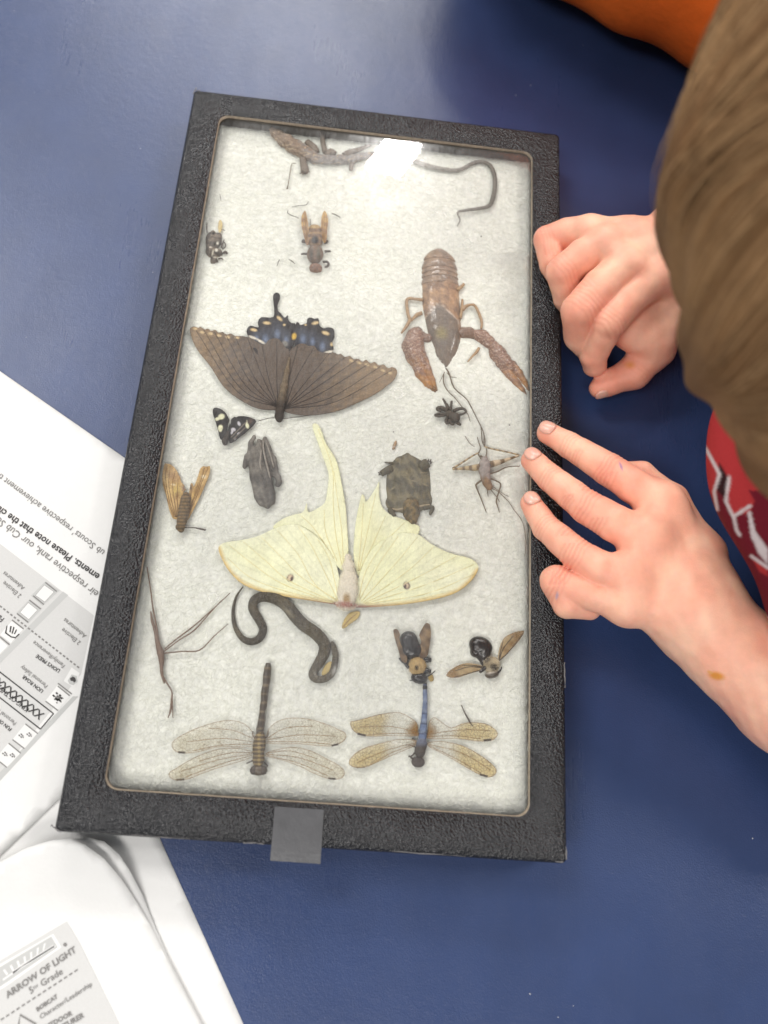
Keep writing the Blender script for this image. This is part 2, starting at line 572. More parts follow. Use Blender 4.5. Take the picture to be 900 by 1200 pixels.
mesh('table', V, F, m_table, smooth=False, label='dark blue table top with a fine pebbled sheen under everything', cat='table')

# crumbs and dust on it
V_, F_ = [], []
for k in range(90):
    c = np.array([rng.uniform(-32, 26), rng.uniform(-30, 34), .012]); r_ = abs(rng.normal(0, .022)) + .006
    v, f = ball(c, (r_, r_ * rng.uniform(.5, 1), r_ * .6), rotm(rng.uniform(0, 3)), nu=6, nv=4); V_.append((v, f))
V, F = join(V_); mesh('dust', V, F, pmat('dust_specks', A(176, 178, 186), rough=.9), label='pale dust specks scattered over the blue table top', cat='dust', kind='stuff')

# ------------------------------------------------------------------ the specimen case
WX, LY = 10.0, 37.04 / 2
X0, X1, Y0, Y1 = -WX, WX, -LY, LY
MW = 1.5
m_leather = pmat('black_leatherette', (0.012, 0.012, 0.014), rough=0.24, spec=0.5, var=(1.2, 0.25), bump=[(10.5, .7, 'vor'), (26, 0.35)])
m_board = pmat('grey_tan_board', A(150, 138, 122), rough=0.9, spec=0.1, var=(6, 0.2))
m_worn = pmat('worn_edge', A(112, 110, 110), rough=0.9, spec=0.1, var=(20, 0.3))
case = thing('specimen_case', 'black leatherette display case with a glass lid holding pinned insects on white cotton', 'display case', (0, 0, 0))
r = 0.22
X0, X1, Y0, Y1 = X0 - .07, X1 + .13, Y0 - .17, Y1 + .03
loops = [(rrect(X0, Y0, X1, Y1, .22), 0.22)]
loops.append((rrect(X0, Y0, X1, Y1, .22), H - r))
for k in range(1, 5):
    a = k / 4 * PI / 2; d = r * (1 - math.cos(a)); loops.append((rrect(X0 + d, Y0 + d, X1 - d, Y1 - d, .22), H - r + r * math.sin(a)))
IX0, IX1, IY0, IY1 = X0 + 1.59, X1 - 1.55, Y0 + 1.64, Y1 - 1.53
RI = 0.55
loops.append((rrect(IX0 - .03, IY0 - .03, IX1 + .03, IY1 + .03, RI + .03), H))
loops.append((rrect(IX0, IY0, IX1, IY1, RI), H - 0.03))
V, F = loft(loops)
V[:, 2] += np.where((V[:, 2] > H - .01), 0.012 * np.sin(V[:, 1] * .9 + V[:, 0]), 0)
mesh('lid_frame', V, F, m_leather, case)
loops = [(rrect(IX0, IY0, IX1, IY1, RI), H - 0.031), (rrect(IX0 + .05, IY0 + .05, IX1 - .05, IY1 - .05, RI), H - 0.09), (rrect(IX0 + .05, IY0 + .05, IX1 - .05, IY1 - .05, RI), H - 0.155)]
V, F = loft(loops); V[:, :2] += bulge(V, .008, 14, 3)[:, None]
mesh('window_edge', V, F, m_board, case)
# the tray under the lid
V, F = loft([(rrect(X0 + .12, Y0 + .12, X1 - .12, Y1 - .12, .2), 0.0), (rrect(X0 + .12, Y0 + .12, X1 - .12, Y1 - .12, .2), 0.5), (rrect(X0 + .3, Y0 + .3, X1 - .3, Y1 - .3, .2), 0.5), (rrect(X0 + .3, Y0 + .3, X1 - .3, Y1 - .3, .2), 0.12)])
b = len(V); nl = b // 4; F.append(tuple(range(nl))[::-1]); F.append(tuple(range(3 * nl, 4 * nl)))
mesh('tray', V, F, m_leather, case, smooth=False)
V, F = loft([(rrect(IX0 - .35, IY0 - .35, IX1 + .35, IY1 + .35, RI), H - 0.45), (rrect(IX0 - .35, IY0 - .35, IX1 + .35, IY1 + .35, RI), 0.5)])
mesh('inner_wall', V, F, pmat('inner_wall_paper', A(96, 90, 82), rough=.9), case)

# glass: thin pane, mirror-like by the angle, lightly dusty
m, nt, bs = nodes('dusty_glass'); L = nt.links.new
nt.nodes.remove(bs); out = nt.nodes['Material Output']
tr = N(nt, 'ShaderNodeBsdfTransparent'); tr.inputs[0].default_value = (0.975, 0.975, 0.972, 1)
gl = N(nt, 'ShaderNodeBsdfGlossy'); gl.inputs['Roughness'].default_value = 0.0
gr = N(nt, 'ShaderNodeBsdfGlossy'); gr.inputs['Roughness'].default_value = 0.20
df = N(nt, 'ShaderNodeBsdfDiffuse'); df.inputs[0].default_value = (.8, .8, .8, 1)
lw = N(nt, 'ShaderNodeLayerWeight'); lw.inputs['Blend'].default_value = 0.5
pw = N(nt, 'ShaderNodeMath', operation='POWER'); pw.inputs[1].default_value = 5.0; L(lw.outputs['Facing'], pw.inputs[0])
ma = N(nt, 'ShaderNodeMath', operation='MULTIPLY_ADD'); ma.inputs[1].default_value = 0.92; ma.inputs[2].default_value = 0.026; L(pw.outputs[0], ma.inputs[0])
m1 = N(nt, 'ShaderNodeMixShader'); L(ma.outputs[0], m1.inputs[0]); L(tr.outputs[0], m1.inputs[1]); L(gl.outputs[0], m1.inputs[2])
co = coords(nt)
n1 = N(nt, 'ShaderNodeTexNoise', Scale=0.28, Detail=3.0); L(co, n1.inputs['Vector'])
n2 = N(nt, 'ShaderNodeTexNoise', Scale=4.0, Detail=6.0, Roughness=0.75); L(coords(nt, stretch=(2.2, .45, 1)), n2.inputs['Vector'])
mm = N(nt, 'ShaderNodeMath', operation='MULTIPLY'); L(n1.outputs[0], mm.inputs[0]); L(n2.outputs[0], mm.inputs[1])
r1 = N(nt, 'ShaderNodeMapRange'); L(mm.outputs[0], r1.inputs[0])
for k, v in (('From Min', .15), ('From Max', .42), ('To Min', .0), ('To Max', .060)): r1.inputs[k].default_value = v
m2 = N(nt, 'ShaderNodeMixShader'); L(r1.outputs[0], m2.inputs[0]); L(m1.outputs[0], m2.inputs[1]); L(gr.outputs[0], m2.inputs[2])
r2 = N(nt, 'ShaderNodeMapRange'); L(mm.outputs[0], r2.inputs[0])
for k, v in (('From Min', .15), ('From Max', .42), ('To Min', .0), ('To Max', .035)): r2.inputs[k].default_value = v
m3 = N(nt, 'ShaderNodeMixShader'); L(r2.outputs[0], m3.inputs[0]); L(m2.outputs[0], m3.inputs[1]); L(df.outputs[0], m3.inputs[2])
L(m3.outputs[0], out.inputs[0])
m_glass = m
V, F = box(IX0 - .3, IY0 - .3, ZG - .035, IX1 + .3, IY1 + .3, ZG - .003)
glass = mesh('glass_pane', V, F, m_glass, case, smooth=False)
# dried drops left on the glass
m_mark = pmat('dried_drop', (.8, .8, .78), rough=.5, alpha=0.10)
for (x, y, q) in ((388, 240, 6), (516, 253, 7), (555, 222, 5), (410, 305, 5), (466, 461, 6), (462, 527, 4), (482, 318, 4), (548, 285, 6), (505, 225, 4), (495, 190, 5), (470, 205, 4), (250, 700, 5)):
    c = P(x, y, ZG); rr = q / ppc(x, y, ZG)
    V, F = tube([c + np.array([rr * math.cos(a), rr * math.sin(a), 0.006]) for a in np.linspace(0, 2 * PI, 22)], 0.045, n=5, flat=.12, cap=False)
    mesh('dried_drop', V, F, m_mark, glass)

# grey pull tab at the near end of the lid
m_tab = pmat('grey_ribbon', A(84, 84, 86), rough=.38, spec=.4, var=(1.2, .10, 6.0), bump=[(30, .15), (1.0, .12)])
pa, pb, pc, pd = P(322, 945, H), P(379.5, 949, H), P(375.5, 1012.5, H), P(316.5, 1008.5, H)
V = []
for t in np.linspace(0, 1, 12):
    a = pa + (pd - pa) * t; b = pb + (pc - pb) * t
    z = H + .05 - (max(0, t - .84) * .25)
    for s_ in np.linspace(0, 1, 6):
        p = a + (b - a) * s_; V.append((p[0], p[1], z))
V = np.array(V); Fq = [(i * 6 + j, i * 6 + j + 1, i * 6 + 7 + j, i * 6 + 6 + j)[::-1] for i in range(11) for j in range(5)]
o = mesh('pull_tab', V, Fq, m_tab, case, smooth=False); md = o.modifiers.new('thick', 'SOLIDIFY'); md.thickness = 0.0009; md.offset = -1
# scuffed corners and edges of the lid
e = .02
for (x, y, z, dx, dy, ln, wd) in ((X0 + .05, Y1 - .12, H - .06, .25, 1, .5, .06), (X0 + .15, Y1 - .05, H - .05, 1, .1, .35, .05), (X1 - .32, Y0 + .07, H - .06, 1, .0, .35, .07), (X1 - .05, Y0 + .42, H - .06, .0, 1, .5, .06),
                                  (X1 - .03, -11.2, H - .07, 0, 1, 1.1, .05), (X0 + .08, Y0 + .1, H - .07, 1, -.5, .5, .06), (-6.0, Y0 + .05, H - .05, 1, 0, 2.2, .022), (4.5, Y0 + .05, H - .05, 1, 0, 3.0, .025), (-2.4, Y0 + .04, H - .06, 1, 0, .8, .04), (IX0 + .9, IY0 - .05, H - .01, 1, 0, .35, .05), (3.0, IY1 + .03, H - .01, 1, 0.05, .6, .05)):
    d = np.array([dx, dy, 0]) / math.hypot(dx, dy)
    pts = [np.array([x, y, z]) + d * (t * ln * .5) + rng.normal(0, .012, 3) for t in np.linspace(-1, 1, 9)]
    V, F = tube(pts, np.abs(rng.normal(wd, wd * .5, 9)) * .45 + .003, n=6, flat=.5); mesh('scuff', V, F, m_worn, case)

# cotton bed
ZC = 1.52
def cotton_z(x, y):
    d = np.minimum(np.minimum(x - IX0 + .3, IX1 + .3 - x), np.minimum(y - IY0 + .12, IY1 + .3 - y))
    p = np.stack([np.asarray(x, float), np.asarray(y, float), 0 * np.asarray(x, float)], -1).reshape(-1, 3)
    n = (bulge(p, .025, 0.8, 5) + bulge(p, .008, 4.2, 6)).reshape(np.shape(x))
    return ZC + n - 0.55 * np.exp(-np.clip(d, 0, 9) / .16)
gx, gy = np.meshgrid(np.linspace(IX0 - .3, IX1 + .3, 220), np.linspace(IY0 - .3, IY1 + .3, 440), indexing='ij')
gz = cotton_z(gx, gy) + rng.normal(0, .004, gx.shape)
V = np.stack([gx, gy, gz], -1).reshape(-1, 3)
i, j = np.meshgrid(np.arange(219), np.arange(439), indexing='ij')
F = np.stack([i * 440 + j, (i + 1) * 440 + j, (i + 1) * 440 + j + 1, i * 440 + j + 1], -1).reshape(-1, 4)
m_cotton = pmat('cotton_wool', A(230, 230, 222), rough=1.0, spec=.05, var=(5.0, .16, 8.0), bump=[(12, .25), (40, .4)])
cot = mesh('cotton_bed', V, F, m_cotton, case)
# loose fibres on top of it
nf, seg = 26000, 5
x = rng.uniform(IX0 - .2, IX1 + .2, nf); y = rng.uniform(IY0 - .05, IY1 + .2, nf); a = rng.uniform(0, 2 * PI, nf); cur = rng.normal(0, 4.0, nf); ln = rng.uniform(.2, .75, nf)
px_, py_ = [x], [y]; ang = a.copy()
for k in range(seg):
    ang = ang + cur * ln / seg; px_.append(px_[-1] + np.cos(ang) * ln / seg); py_.append(py_[-1] + np.sin(ang) * ln / seg)
X = np.clip(np.stack(px_, 1), IX0 - .25, IX1 + .25); Y = np.clip(np.stack(py_, 1), IY0 - .05, IY1 + .25)
lift = rng.uniform(0.0, .02, nf)[:, None] * np.sin(np.linspace(0, PI, seg + 1))[None]
Zf = cotton_z(X, Y) + .008 + lift
C3 = np.stack([X, Y, Zf], -1); T = np.gradient(C3, axis=1); T /= np.linalg.norm(T, axis=2)[..., None] + 1e-9
sd = np.cross(T, [0, 0, 1.0]); wd = rng.uniform(.004, .012, nf)[:, None, None]
V = np.stack([C3 + sd * wd, C3 + np.array([0, 0, 1.0]) * wd, C3 - sd * wd], 2)
idx = np.arange(nf * (seg + 1) * 3).reshape(nf, seg + 1, 3)
Fs = [np.stack([idx[:, :-1, q], idx[:, 1:, q], idx[:, 1:, q + 1], idx[:, :-1, q + 1]], -1).reshape(-1, 4) for q in (0, 1)]
m_fib = pmat('cotton_fibre', A(240, 240, 230), rough=.8, spec=.2)
mesh('cotton_fibres', V.reshape(-1, 3), np.vstack(Fs), m_fib, cot, kind='stuff')

# ------------------------------------------------------------------ papers
m_paper = pmat('white_paper', A(243, 242, 240, .76), rough=.8, spec=.2, var=(1.0, .012), bump=[(25, .05), (.35, .05)])
m_grey = pmat('printed_grey', A(222, 221, 219, .74), rough=.8, spec=.2, var=(20, .03))
m_grey2 = pmat('printed_grey_band', A(206, 206, 204, .74), rough=.8, spec=.2)
m_ink = pmat('black_ink', A(70, 68, 68), rough=.8, spec=.2)
m_inkg = pmat('grey_ink', A(128, 126, 124), rough=.8, spec=.2)
m_white = pmat('unprinted_white', A(243, 242, 240, .76), rough=.8, spec=.2)


def page(name, poly, z, label, group=None, zf=None, step=14, thick=.015, smooth=1, flatten=False):
    V, F, _ = sheet(poly, zf or (lambda q: np.full(len(q), z)), step=step, thick=thick, smooth=smooth)
    return mesh(name, V, F, m_paper, smooth=True, label=label, cat='paper sheet', group=group)


GP = 'printed papers lying on the table'
ZA = 0.10
sa = page('paper_sheet', [(-230, 274), (0, 435), (141, 533), (240, 604), (160, 860), (62, 943), (0, 1003), (-330, 1290), (-600, 900)], ZA, 'white printed sheet with a table of adventures under the left side of the case', GP)
sc = page('paper_sheet', [(-20, 880), (120, 880), (176, 955), (190, 989), (232, 1082), (286, 1202), (330, 1300), (-300, 1420), (-320, 1050)], 0.03, 'blank white sheet sticking out beneath the curled page below the case', GP)

q7 = Z(0, 640, 4.286); q6 = Z(0, 420, 4.283); qa = Z(0, 640, 8.0); qb = Z(0, 760, 7.5)
zp = ZA + .004
def pr(poly, mat, lv, name='printed_panel'): return flat(poly, zp + .004 * lv, mat, sa, name)
def tx(s, a, b, mat=m_ink, bold=0.0): return text(s, a, b, zp + .02, mat, sa, bold)
tx("eir respective rank, our Cub Scouts", q6.one(500, 1175), q6.one(-70, 745), m_inkg, .004)
tx("ements. Please note that the citizen", q6.one(505, 1088), q6.one(-60, 700), m_ink, .018)
tx("ub Scouts' respective achievement th", q6.one(530, 968), q6.one(-5, 570), m_inkg, .004)
pr(qa([(30, 0), (590, 430), (880, 650), (870, 700), (760, 1200), (0, 2130), (-500, 2700), (-500, -350)]), m_grey, 0)
pr(qa([(590, 425), (640, 460), (-60, 1160), (-60, 1085)]), m_grey2, 1)
pr(qb([(640, 420), (690, 420), (-90, 1260), (-90, 1180)]), m_grey2, 1)
for poly in ([(425, 330), (560, 415), (400, 560), (290, 465)], [(275, 500), (395, 585), (265, 725), (150, 630)]):
    pr(qa(poly), m_grey2, 1)
for poly in ([(415, 362), (510, 428), (420, 525), (330, 462)], [(265, 527), (355, 598), (270, 690), (185, 622)]):
    pr(qa(poly), m_inkg, 2); c = np.mean(poly, 0); pr(qa([tuple(c + (np.array(p) - c) * .95) for p in poly]), m_white, 3)
for a, b, in (((425, 340), (532, 425)), ((310, 465), (412, 548)), ((275, 505), (382, 590)), ((160, 632), (265, 715)), ((112, 692), (220, 775)), ((0, 850), (90, 925))):
    strip(qa([a, b]), 1.5, zp + .014, m_inkg, sa, 'printed_line')
for poly in ([(112, 700), (218, 780), (100, 910), (0, 830)], [(0, 870), (75, 935), (0, 1010), (-60, 960)]):
    pr(qa(poly), m_white, 1, 'icon_box')
for poly in ([(508, 320), (620, 415), (510, 545), (400, 460)], [(630, 165), (700, 215), (660, 350), (560, 285)], [(222, 660), (330, 745), (215, 878), (110, 800)], [(75, 830), (180, 920), (60, 1045), (-40, 965)]):
    pr(qb(poly), m_white, 2, 'icon_box')
for a, b in (((508, 330), (612, 415)), ((400, 462), (510, 545)), ((222, 662), (332, 748)), ((110, 800), (215, 880)), ((75, 832), (182, 920)), ((-40, 965), (60, 1045)), ((510, 305), (630, 400))):
    strip(qb([a, b]), 1.3, zp + .014, m_inkg, sa, 'printed_line')
# little pictograms: paw shield, lion head, leaf and prints
def blot(cx, cy, pts, mat=m_ink, q=qb): pr(q([(cx + x, cy + y) for x, y in pts]), mat, 4, 'pictogram')
for pts in ([(-55, -40), (-45, -50), (-55, 20), (-10, 55), (-15, 65), (-70, 25)], [(60, 30), (70, 35), (30, 75), (-15, 65), (-10, 55), (28, 62)], [(-20, -40), (-5, -40), (-15, 20), (-28, 15)], [(10, -35), (22, -30), (5, 30), (-8, 28)], [(35, -10), (45, -5), (25, 35), (15, 32)]):
    blot(115, 790, pts, q=qa)
for k in range(16):
    a = k * .9; rr = 18 + 12 * (k % 3)
    c = (508 + rr * math.cos(a), 435 + rr * math.sin(a)); s_ = 9 + 4 * (k % 2)
    blot(c[0], c[1], [(-s_, -4), (0, -s_), (s_, 2), (2, s_)], m_ink if k % 2 else m_inkg)
blot(508, 435, [(-22, -10), (0, -22), (20, 0), (8, 22), (-14, 18)], m_inkg)
blot(640, 272, [(-45, 10), (-10, -45), (35, -30), (40, 20), (5, 50), (-30, 40)], m_grey2)
pr(qb([(615, 262), (640, 245), (662, 258), (668, 285), (650, 302), (640, 285), (622, 285)]), m_ink, 5, 'pictogram')
for cx, cy in ((185, 768), (255, 758), (42, 928), (108, 940)):
    for dx, dy in ((-16, -4), (0, 10), (14, -2), (2, -14), (18, 12)):
        blot(cx + dx, cy + dy, [(-9, -3), (0, -9), (9, 1), (1, 9)], m_ink if dx < 10 else m_inkg)
for k in range(24):
    t = (k + .15) / 24 * 1.0; t2 = (k + .72) / 24
    a = np.array((-40, 530)); b = np.array((750, 1148)); strip(qa([tuple(a + (b - a) * t), tuple(a + (b - a) * t2)]), 1.7, zp + .014, m_inkg, sa, 'printed_dash')
tx('Adventures', qa.one(236, 385), qa.one(45, 235), m_inkg, .006); tx('2 Elective', qa.one(205, 460), qa.one(45, 325), m_inkg, .006)
tx('Adventures', qa.one(815, 835), qa.one(612, 672), m_inkg, .006); tx('2 Elective', qa.one(762, 900), qa.one(595, 765), m_inkg, .006)
tx('Family/Reverence', qa.one(615, 1118), qa.one(325, 885), m_inkg, .004); tx("LION'S PRIDE", qb.one(532, 190), qb.one(330, 50), m_ink, .02)
tx('Personal Safety', qb.one(425, 325), qb.one(195, 145), m_inkg, .004); tx('LION ROAR', qb.one(385, 370), qb.one(210, 230), m_ink, .02)
tx('Fa', qa.one(45, 680), qa.one(0, 645), m_ink, .01)
for a, b in (((-80, 145), (470, 572)), ((470, 572), (355, 708)), ((355, 708), (-80, 370))):
    strip(qb([a, b]), 1.3, zp + .014, m_ink, sa, 'printed_line')
tx('XXXXXXXXX', qb.one(392, 575), qb.one(-60, 215), m_ink, .02)
tx('KING OF THE JUNGLE', qb.one(258, 533), qb.one(-130, 225), m_ink, .012)
tx('Personal F', qb.one(150, 650), qb.one(-10, 530), m_inkg, .004); tx('FUN ON', qb.one(108, 705), qb.one(-10, 610), m_ink, .02)

# the curled packet page in the near left corner
def curl(q, base, top):
    d = np.clip((1090 - q[:, 1] - 0.10 * (q[:, 0])) / 130.0, 0, 1.25)
    return base + (top - base) * np.sin(np.clip(d, 0, 1) * PI / 2) ** 1.6
pB2 = [(-200, 1100), (-60, 1045), (0, 1018), (40, 998), (75, 984), (104, 982), (122, 986), (140, 1002), (153, 1022), (166, 1047), (184, 1092), (200, 1128), (244, 1212), (270, 1270), (-200, 1400)]
sb2 = page('paper_sheet', pB2, 0, 'under page of the curled packet showing as a thin white rim beside it', GP, zf=lambda q: curl(q, .12, .75), step=12)
pB = [(-200, 1108), (-60, 1044), (0, 1010), (30, 994), (60, 985), (82, 983), (100, 990), (122, 1006), (143, 1031), (160, 1057), (176, 1084), (196, 1124), (242, 1212), (270, 1272), (-200, 1400)]
sb = page('paper_sheet', pB, 0, 'curled top page headed ARROW OF LIGHT in the near corner', GP, zf=lambda q: curl(q, .22, 1.15), step=12)
q8 = Z(0, 920, 3.0); qc = Z(0, 1060, 6.0)
def pr2(poly, mat, lv, name='printed_panel'): return flat(poly, .232 + .004 * lv, mat, sb, name)
def tx2(s, a, b, mat=m_inkg, bold=0.0): return text(s, a, b, .262, mat, sb, bold)
pr2(qc([(470, 118), (560, 270), (900, 960), (900, 1100), (-400, 1100), (-200, 500), (0, 395)]), m_grey, 0)
pr2(qc([(375, 205), (432, 300), (50, 570), (-150, 690), (-150, 520), (0, 420)]), m_white, 1, 'emblem_panel')
pr2(qc([(360, 225), (405, 300), (50, 545), (-100, 640), (-100, 500), (0, 440)]), m_grey2, 2, 'emblem_panel')
for k in range(7):
    a0 = (20 + k * 48, 470 - k * 31); 
    pr2(qc([(a0[0], a0[1] - 8), (a0[0] + 14, a0[1] - 16), (a0[0] + 38 - k * 6, a0[1] + 18 + k * 3), (a0[0] + 26 - k * 6, a0[1] + 28 + k * 3)]), m_white, 3, 'emblem_ray')
strip(qc([(90, 480), (150, 430), (220, 390), (290, 345), (380, 290)]), 2.5, .246, m_white, sb, 'emblem_ray')
strip(qc([(20, 530), (130, 455), (260, 370), (390, 290)]), 2.0, .246, m_white, sb, 'emblem_ray')
pr2(qc([(458 + 15 * math.cos(t), 282 + 15 * math.sin(t)) for t in np.linspace(0, 6.0, 10)]), m_inkg, 2, 'printed_dot')
tx2('ARROW OF LIGHT', qc.one(52, 660), qc.one(540, 330), m_inkg, .022)
tx2('5   Grade', qc.one(212, 632), qc.one(445, 485), m_inkg, .006)
tx2('TH', qc.one(236, 600), qc.one(268, 578), m_inkg, .01)
for k in range(15):
    a = np.array((5, 812)); b = np.array((560, 448)); t = k / 15
    strip(qc([tuple(a + (b - a) * t), tuple(a + (b - a) * (t + .04))]), 1.6, .252, m_inkg, sb, 'printed_dash')
tx2('BOBCAT', qc.one(262, 755), qc.one(408, 655), m_inkg, .03)
tx2('Character/Leadership', qc.one(285, 808), qc.one(650, 570), m_inkg, .004)
tx2('OUTDOOR', qc.one(290, 900), qc.one(512, 775), m_inkg, .03)
tx2('ADVENTURER', qc.one(295, 965), qc.one(595, 790), m_inkg, .03)
strip(qc([(130, 850), (140, 775), (255, 842)]), 2.0, .252, m_inkg, sb, 'pictogram')
# ------------------------------------------------------------------ specimens
ZS = ZC + 0.15                 # where flat specimens lie on the cotton
ZTOP = ZG - 0.05                # underside of the glass
AT = dict(attr=True)
m_wing = pmat('wing_scales', rough=.7, spec=.3, var=(16, .28, 8.0), bump=[(30, .6), (3, .35)], **AT)
m_luna = pmat('luna_wing', rough=.75, spec=.25, var=(3.0, .07, 8.0), bump=[(18, .4), (2.2, .35)], sss=.0, **AT)
m_chit = pmat('chitin', rough=.28, spec=.6, var=(7, .16), bump=[(12, .3), (40, .2)], **AT)
m_dry = pmat('dried_skin', rough=.75, spec=.25, var=(6, .25), bump=[(7, .8), (25, .5)], **AT)
m_black = pmat('black_shell', A(38, 34, 34), rough=.2, spec=.6, bump=[(30, .15)])
m_dark = pmat('dark_brown_limb', A(70, 58, 48), rough=.5, var=(10, .2))
m_tan = pmat('tan_limb', A(168, 138, 104), rough=.5, var=(8, .2))
m_thread = pmat('dark_thread', A(105, 90, 70), rough=.5)
m_fuzz = pmat('white_fuzz', A(236, 228, 210), rough=1, spec=.05, var=(14, .1), bump=[(25, 1.0)])


def cz(px, py):
    p = P(px, py, ZC); return float(cotton_z(np.array([p[0]]), np.array([p[1]]))[0])


def pc_thing(name, px, py, label, cat, group='specimens on the cotton'):
    p = P(px, py, ZS); return thing(name, label, cat, (p[0], p[1], ZC), group)


def limb(name, pts, parent, mat=m_dark, z=ZS, n=6, sub=4, flat=1.0):
    V, F = ptube(pts, z, n=n, sub=sub, flat=flat); return mesh(name, V, F, mat, parent)


def E_(px, py, z, rx, ry, rz, ang=0, k=.05):
    """ellipsoid prim from pixel centre, pixel radii (rz in cm), turned by ang degrees counter-clockwise on screen"""
    s = ppc(px, py, z); return ('e', P(px, py, z), (rx / s, ry / s, rz), rotm(math.radians(ang)), k)


def C_(p, q, k=.03, z=ZS):
    """capsule prim between (x, y, r_px, dz)"""
    za = z + (p[3] if len(p) > 3 else 0); zb = z + (q[3] if len(q) > 3 else 0)
    return ('c', P(p[0], p[1], za), P(q[0], q[1], zb), p[2] / ppc(p[0], p[1], za), q[2] / ppc(q[0], q[1], zb), k)


def chain(pts, k=.03, z=ZS): return [C_(pts[i], pts[i + 1], k, z) for i in range(len(pts) - 1)]


def body(name, prims, h, parent, mat, colf=None, disp=None, flat=None):
    V, F = sdf(prims, h, disp)
    V = V.copy()
    if flat: V[:, 2] = flat[0] + (V[:, 2] - flat[0]) * flat[1]
    V[:, 2] = press(V[:, 2])
    return mesh(name, V, F, mat, parent, col=colf(unP(V), V) if colf else None)


def press(z):
    """things pressed flat against the pane from below"""
    z0 = ZTOP - .14
    return np.where(z > z0, z0 + .135 * (1 - np.exp(-(z - z0) / .16)), z)


def wing(name, poly, parent, mat, colf, z=ZS, step=1.6, amp=.02, veins=(), vr=.5, vmat=None, thick=.012, smooth=3, tilt=None):
    def zf(q):
        p = np.c_[q, np.zeros(len(q))]
        zz = z + bulge(p, amp, .09, len(poly)) + (tilt(q) if tilt else 0)
        return zz
    V, F, c = sheet(poly, zf, step, colf, thick, smooth)
    o = mesh(name, V, F, mat, parent, col=c)
    if veins:
        parts = []
        for ln in veins:
            q = smoothline(ln); zz = zf(q) + .006
            W = PV(q[:, 0], q[:, 1], zz); k = 1 / ppc(q[0, 0], q[0, 1], z)
            parts.append(tube(W, np.linspace(vr * 1.3, vr * .7, len(W)) * k, n=4, flat=.7))
        V, F = join(parts); mesh('vein', V, F, vmat, o)
    return o


def smoothline(ln, sub=5):
    p = np.array([(a[0], a[1], 0) for a in ln], float); q, _ = spline(p, np.ones(len(p)), sub); return q[:, :2]


def flatcol(c): return lambda q, *a: np.tile(np.array(c), (len(q), 1))


def mixc(a, b, w_): w_ = np.clip(w_, 0, 1)[:, None]; return np.array(a) * (1 - w_) + np.array(b) * w_


# ---- swallowtail
q = Z(200, 320, 3.214)
t = pc_thing('swallowtail_butterfly', 340, 430, 'large dark brown butterfly with a blue spotted scalloped rear edge and one tail', 'butterfly')
BODYX = q.one(418, 400)
def sw_col(v):
    d = np.abs(v[:, 0] - BODYX[0]) / 100.0
    c = mixc(A(100, 87, 77), A(146, 124, 98), (d - .42) * 1.5 + bulge(np.c_[v, v[:, :1] * 0], .18, .5, 8))
    r = np.random.default_rng(3)
    st = np.sin(np.arctan2(v[:, 1] - q.one(415, 520)[1], v[:, 0] - BODYX[0]) * 60)
    c = c * (1 - .10 * (st > .8)[:, None])
    for (x, y) in [(92, 210), (118, 223), (150, 228), (182, 235), (215, 241), (250, 243), (710, 338), (740, 345), (770, 354), (800, 367), (826, 376), (680, 330)]:
        p = q.one(x, y); c = spots(c, v, [(p[0], p[1], 2.7, 1.4, 10 if x < 400 else 18, A(205, 180, 140), .35)])
    p = q.one(205, 355); c = spots(c, v, [(p[0], p[1], 5, 1.2, -50, A(128, 108, 88), .5)])
    return c
def hind_col(v):
    c = mixc(A(42, 36, 36), A(76, 64, 56), (v[:, 1] - q.one(0, 285)[1]) / 9.0)
    L = [(355, 240, 20, 25), (400, 222, 18, 26), (433, 243, 15, 20), (497, 240, 19, 26), (533, 250, 15, 24), (570, 268, 17, 26), (322, 235, 12, 14)]
    for x, y, rx, ry in L:
        p = q.one(x, y); c = spots(c, v, [(p[0], p[1], rx / 3.2, ry / 3.2, 0, A(76, 80, 92), .9)])
        p = q.one(x + 2, y + 9); c = spots(c, v, [(p[0], p[1], rx / 7.5, ry / 7, 0, A(112, 124, 148), .9)])
    for x, y, rx, ry, an in [(313, 214, 15, 7, 12), (362, 188, 17, 7, 5), (410, 171, 15, 7, 40), (545, 188, 16, 7, -12), (584, 226, 17, 8, 18), (608, 268, 8, 9, 40), (428, 195, 6, 5, 0), (508, 195, 6, 4, 0)]:
        p = q.one(x, y); c = spots(c, v, [(p[0], p[1], rx / 4.0, ry / 4.0, an, A(214, 188, 142), .35)])
    p = q.one(465, 238); c = spots(c, v, [(p[0], p[1], 2.6, 3.8, 10, A(208, 170, 70), .3)])
    p = q.one(430, 266); c = spots(c, v, [(p[0], p[1], 3.6, 3.4, 0, A(128, 124, 118), .3)])
    for x, y, an in [(310, 243, 20), (340, 258, 30), (597, 297, -10)]:
        p = q.one(x, y); c = spots(c, v, [(p[0], p[1], 5.5, 1.3, an, A(222, 214, 198), .4)])
    return c
m_veinb = pmat('dark_vein', A(60, 50, 44), rough=.7)
hl = [(290, 236), (287, 215), (300, 198), (330, 205), (328, 185), (338, 168), (352, 166), (385, 166), (390, 145), (387, 110), (386, 84), (398, 73), (410, 80), (411, 98), (403, 120), (404, 140), (418, 155), (430, 168), (441, 158), (444, 176), (456, 188), (471, 195), (466, 260), (455, 284), (440, 300), (380, 340), (320, 300)]
hr = [(470, 196), (480, 185), (488, 196), (500, 192), (512, 188), (515, 172), (528, 167), (540, 172), (557, 171), (560, 195), (576, 208), (592, 204), (614, 211), (617, 240), (609, 262), (611, 297), (560, 340), (480, 320), (466, 262)]
wing('hind_wing', q(hl), t, m_wing, hind_col, ZS + .01, 1.1, .012, smooth=3)
wing('hind_wing', q(hr), t, m_wing, hind_col, ZS + .01, 1.1, .012, smooth=3)
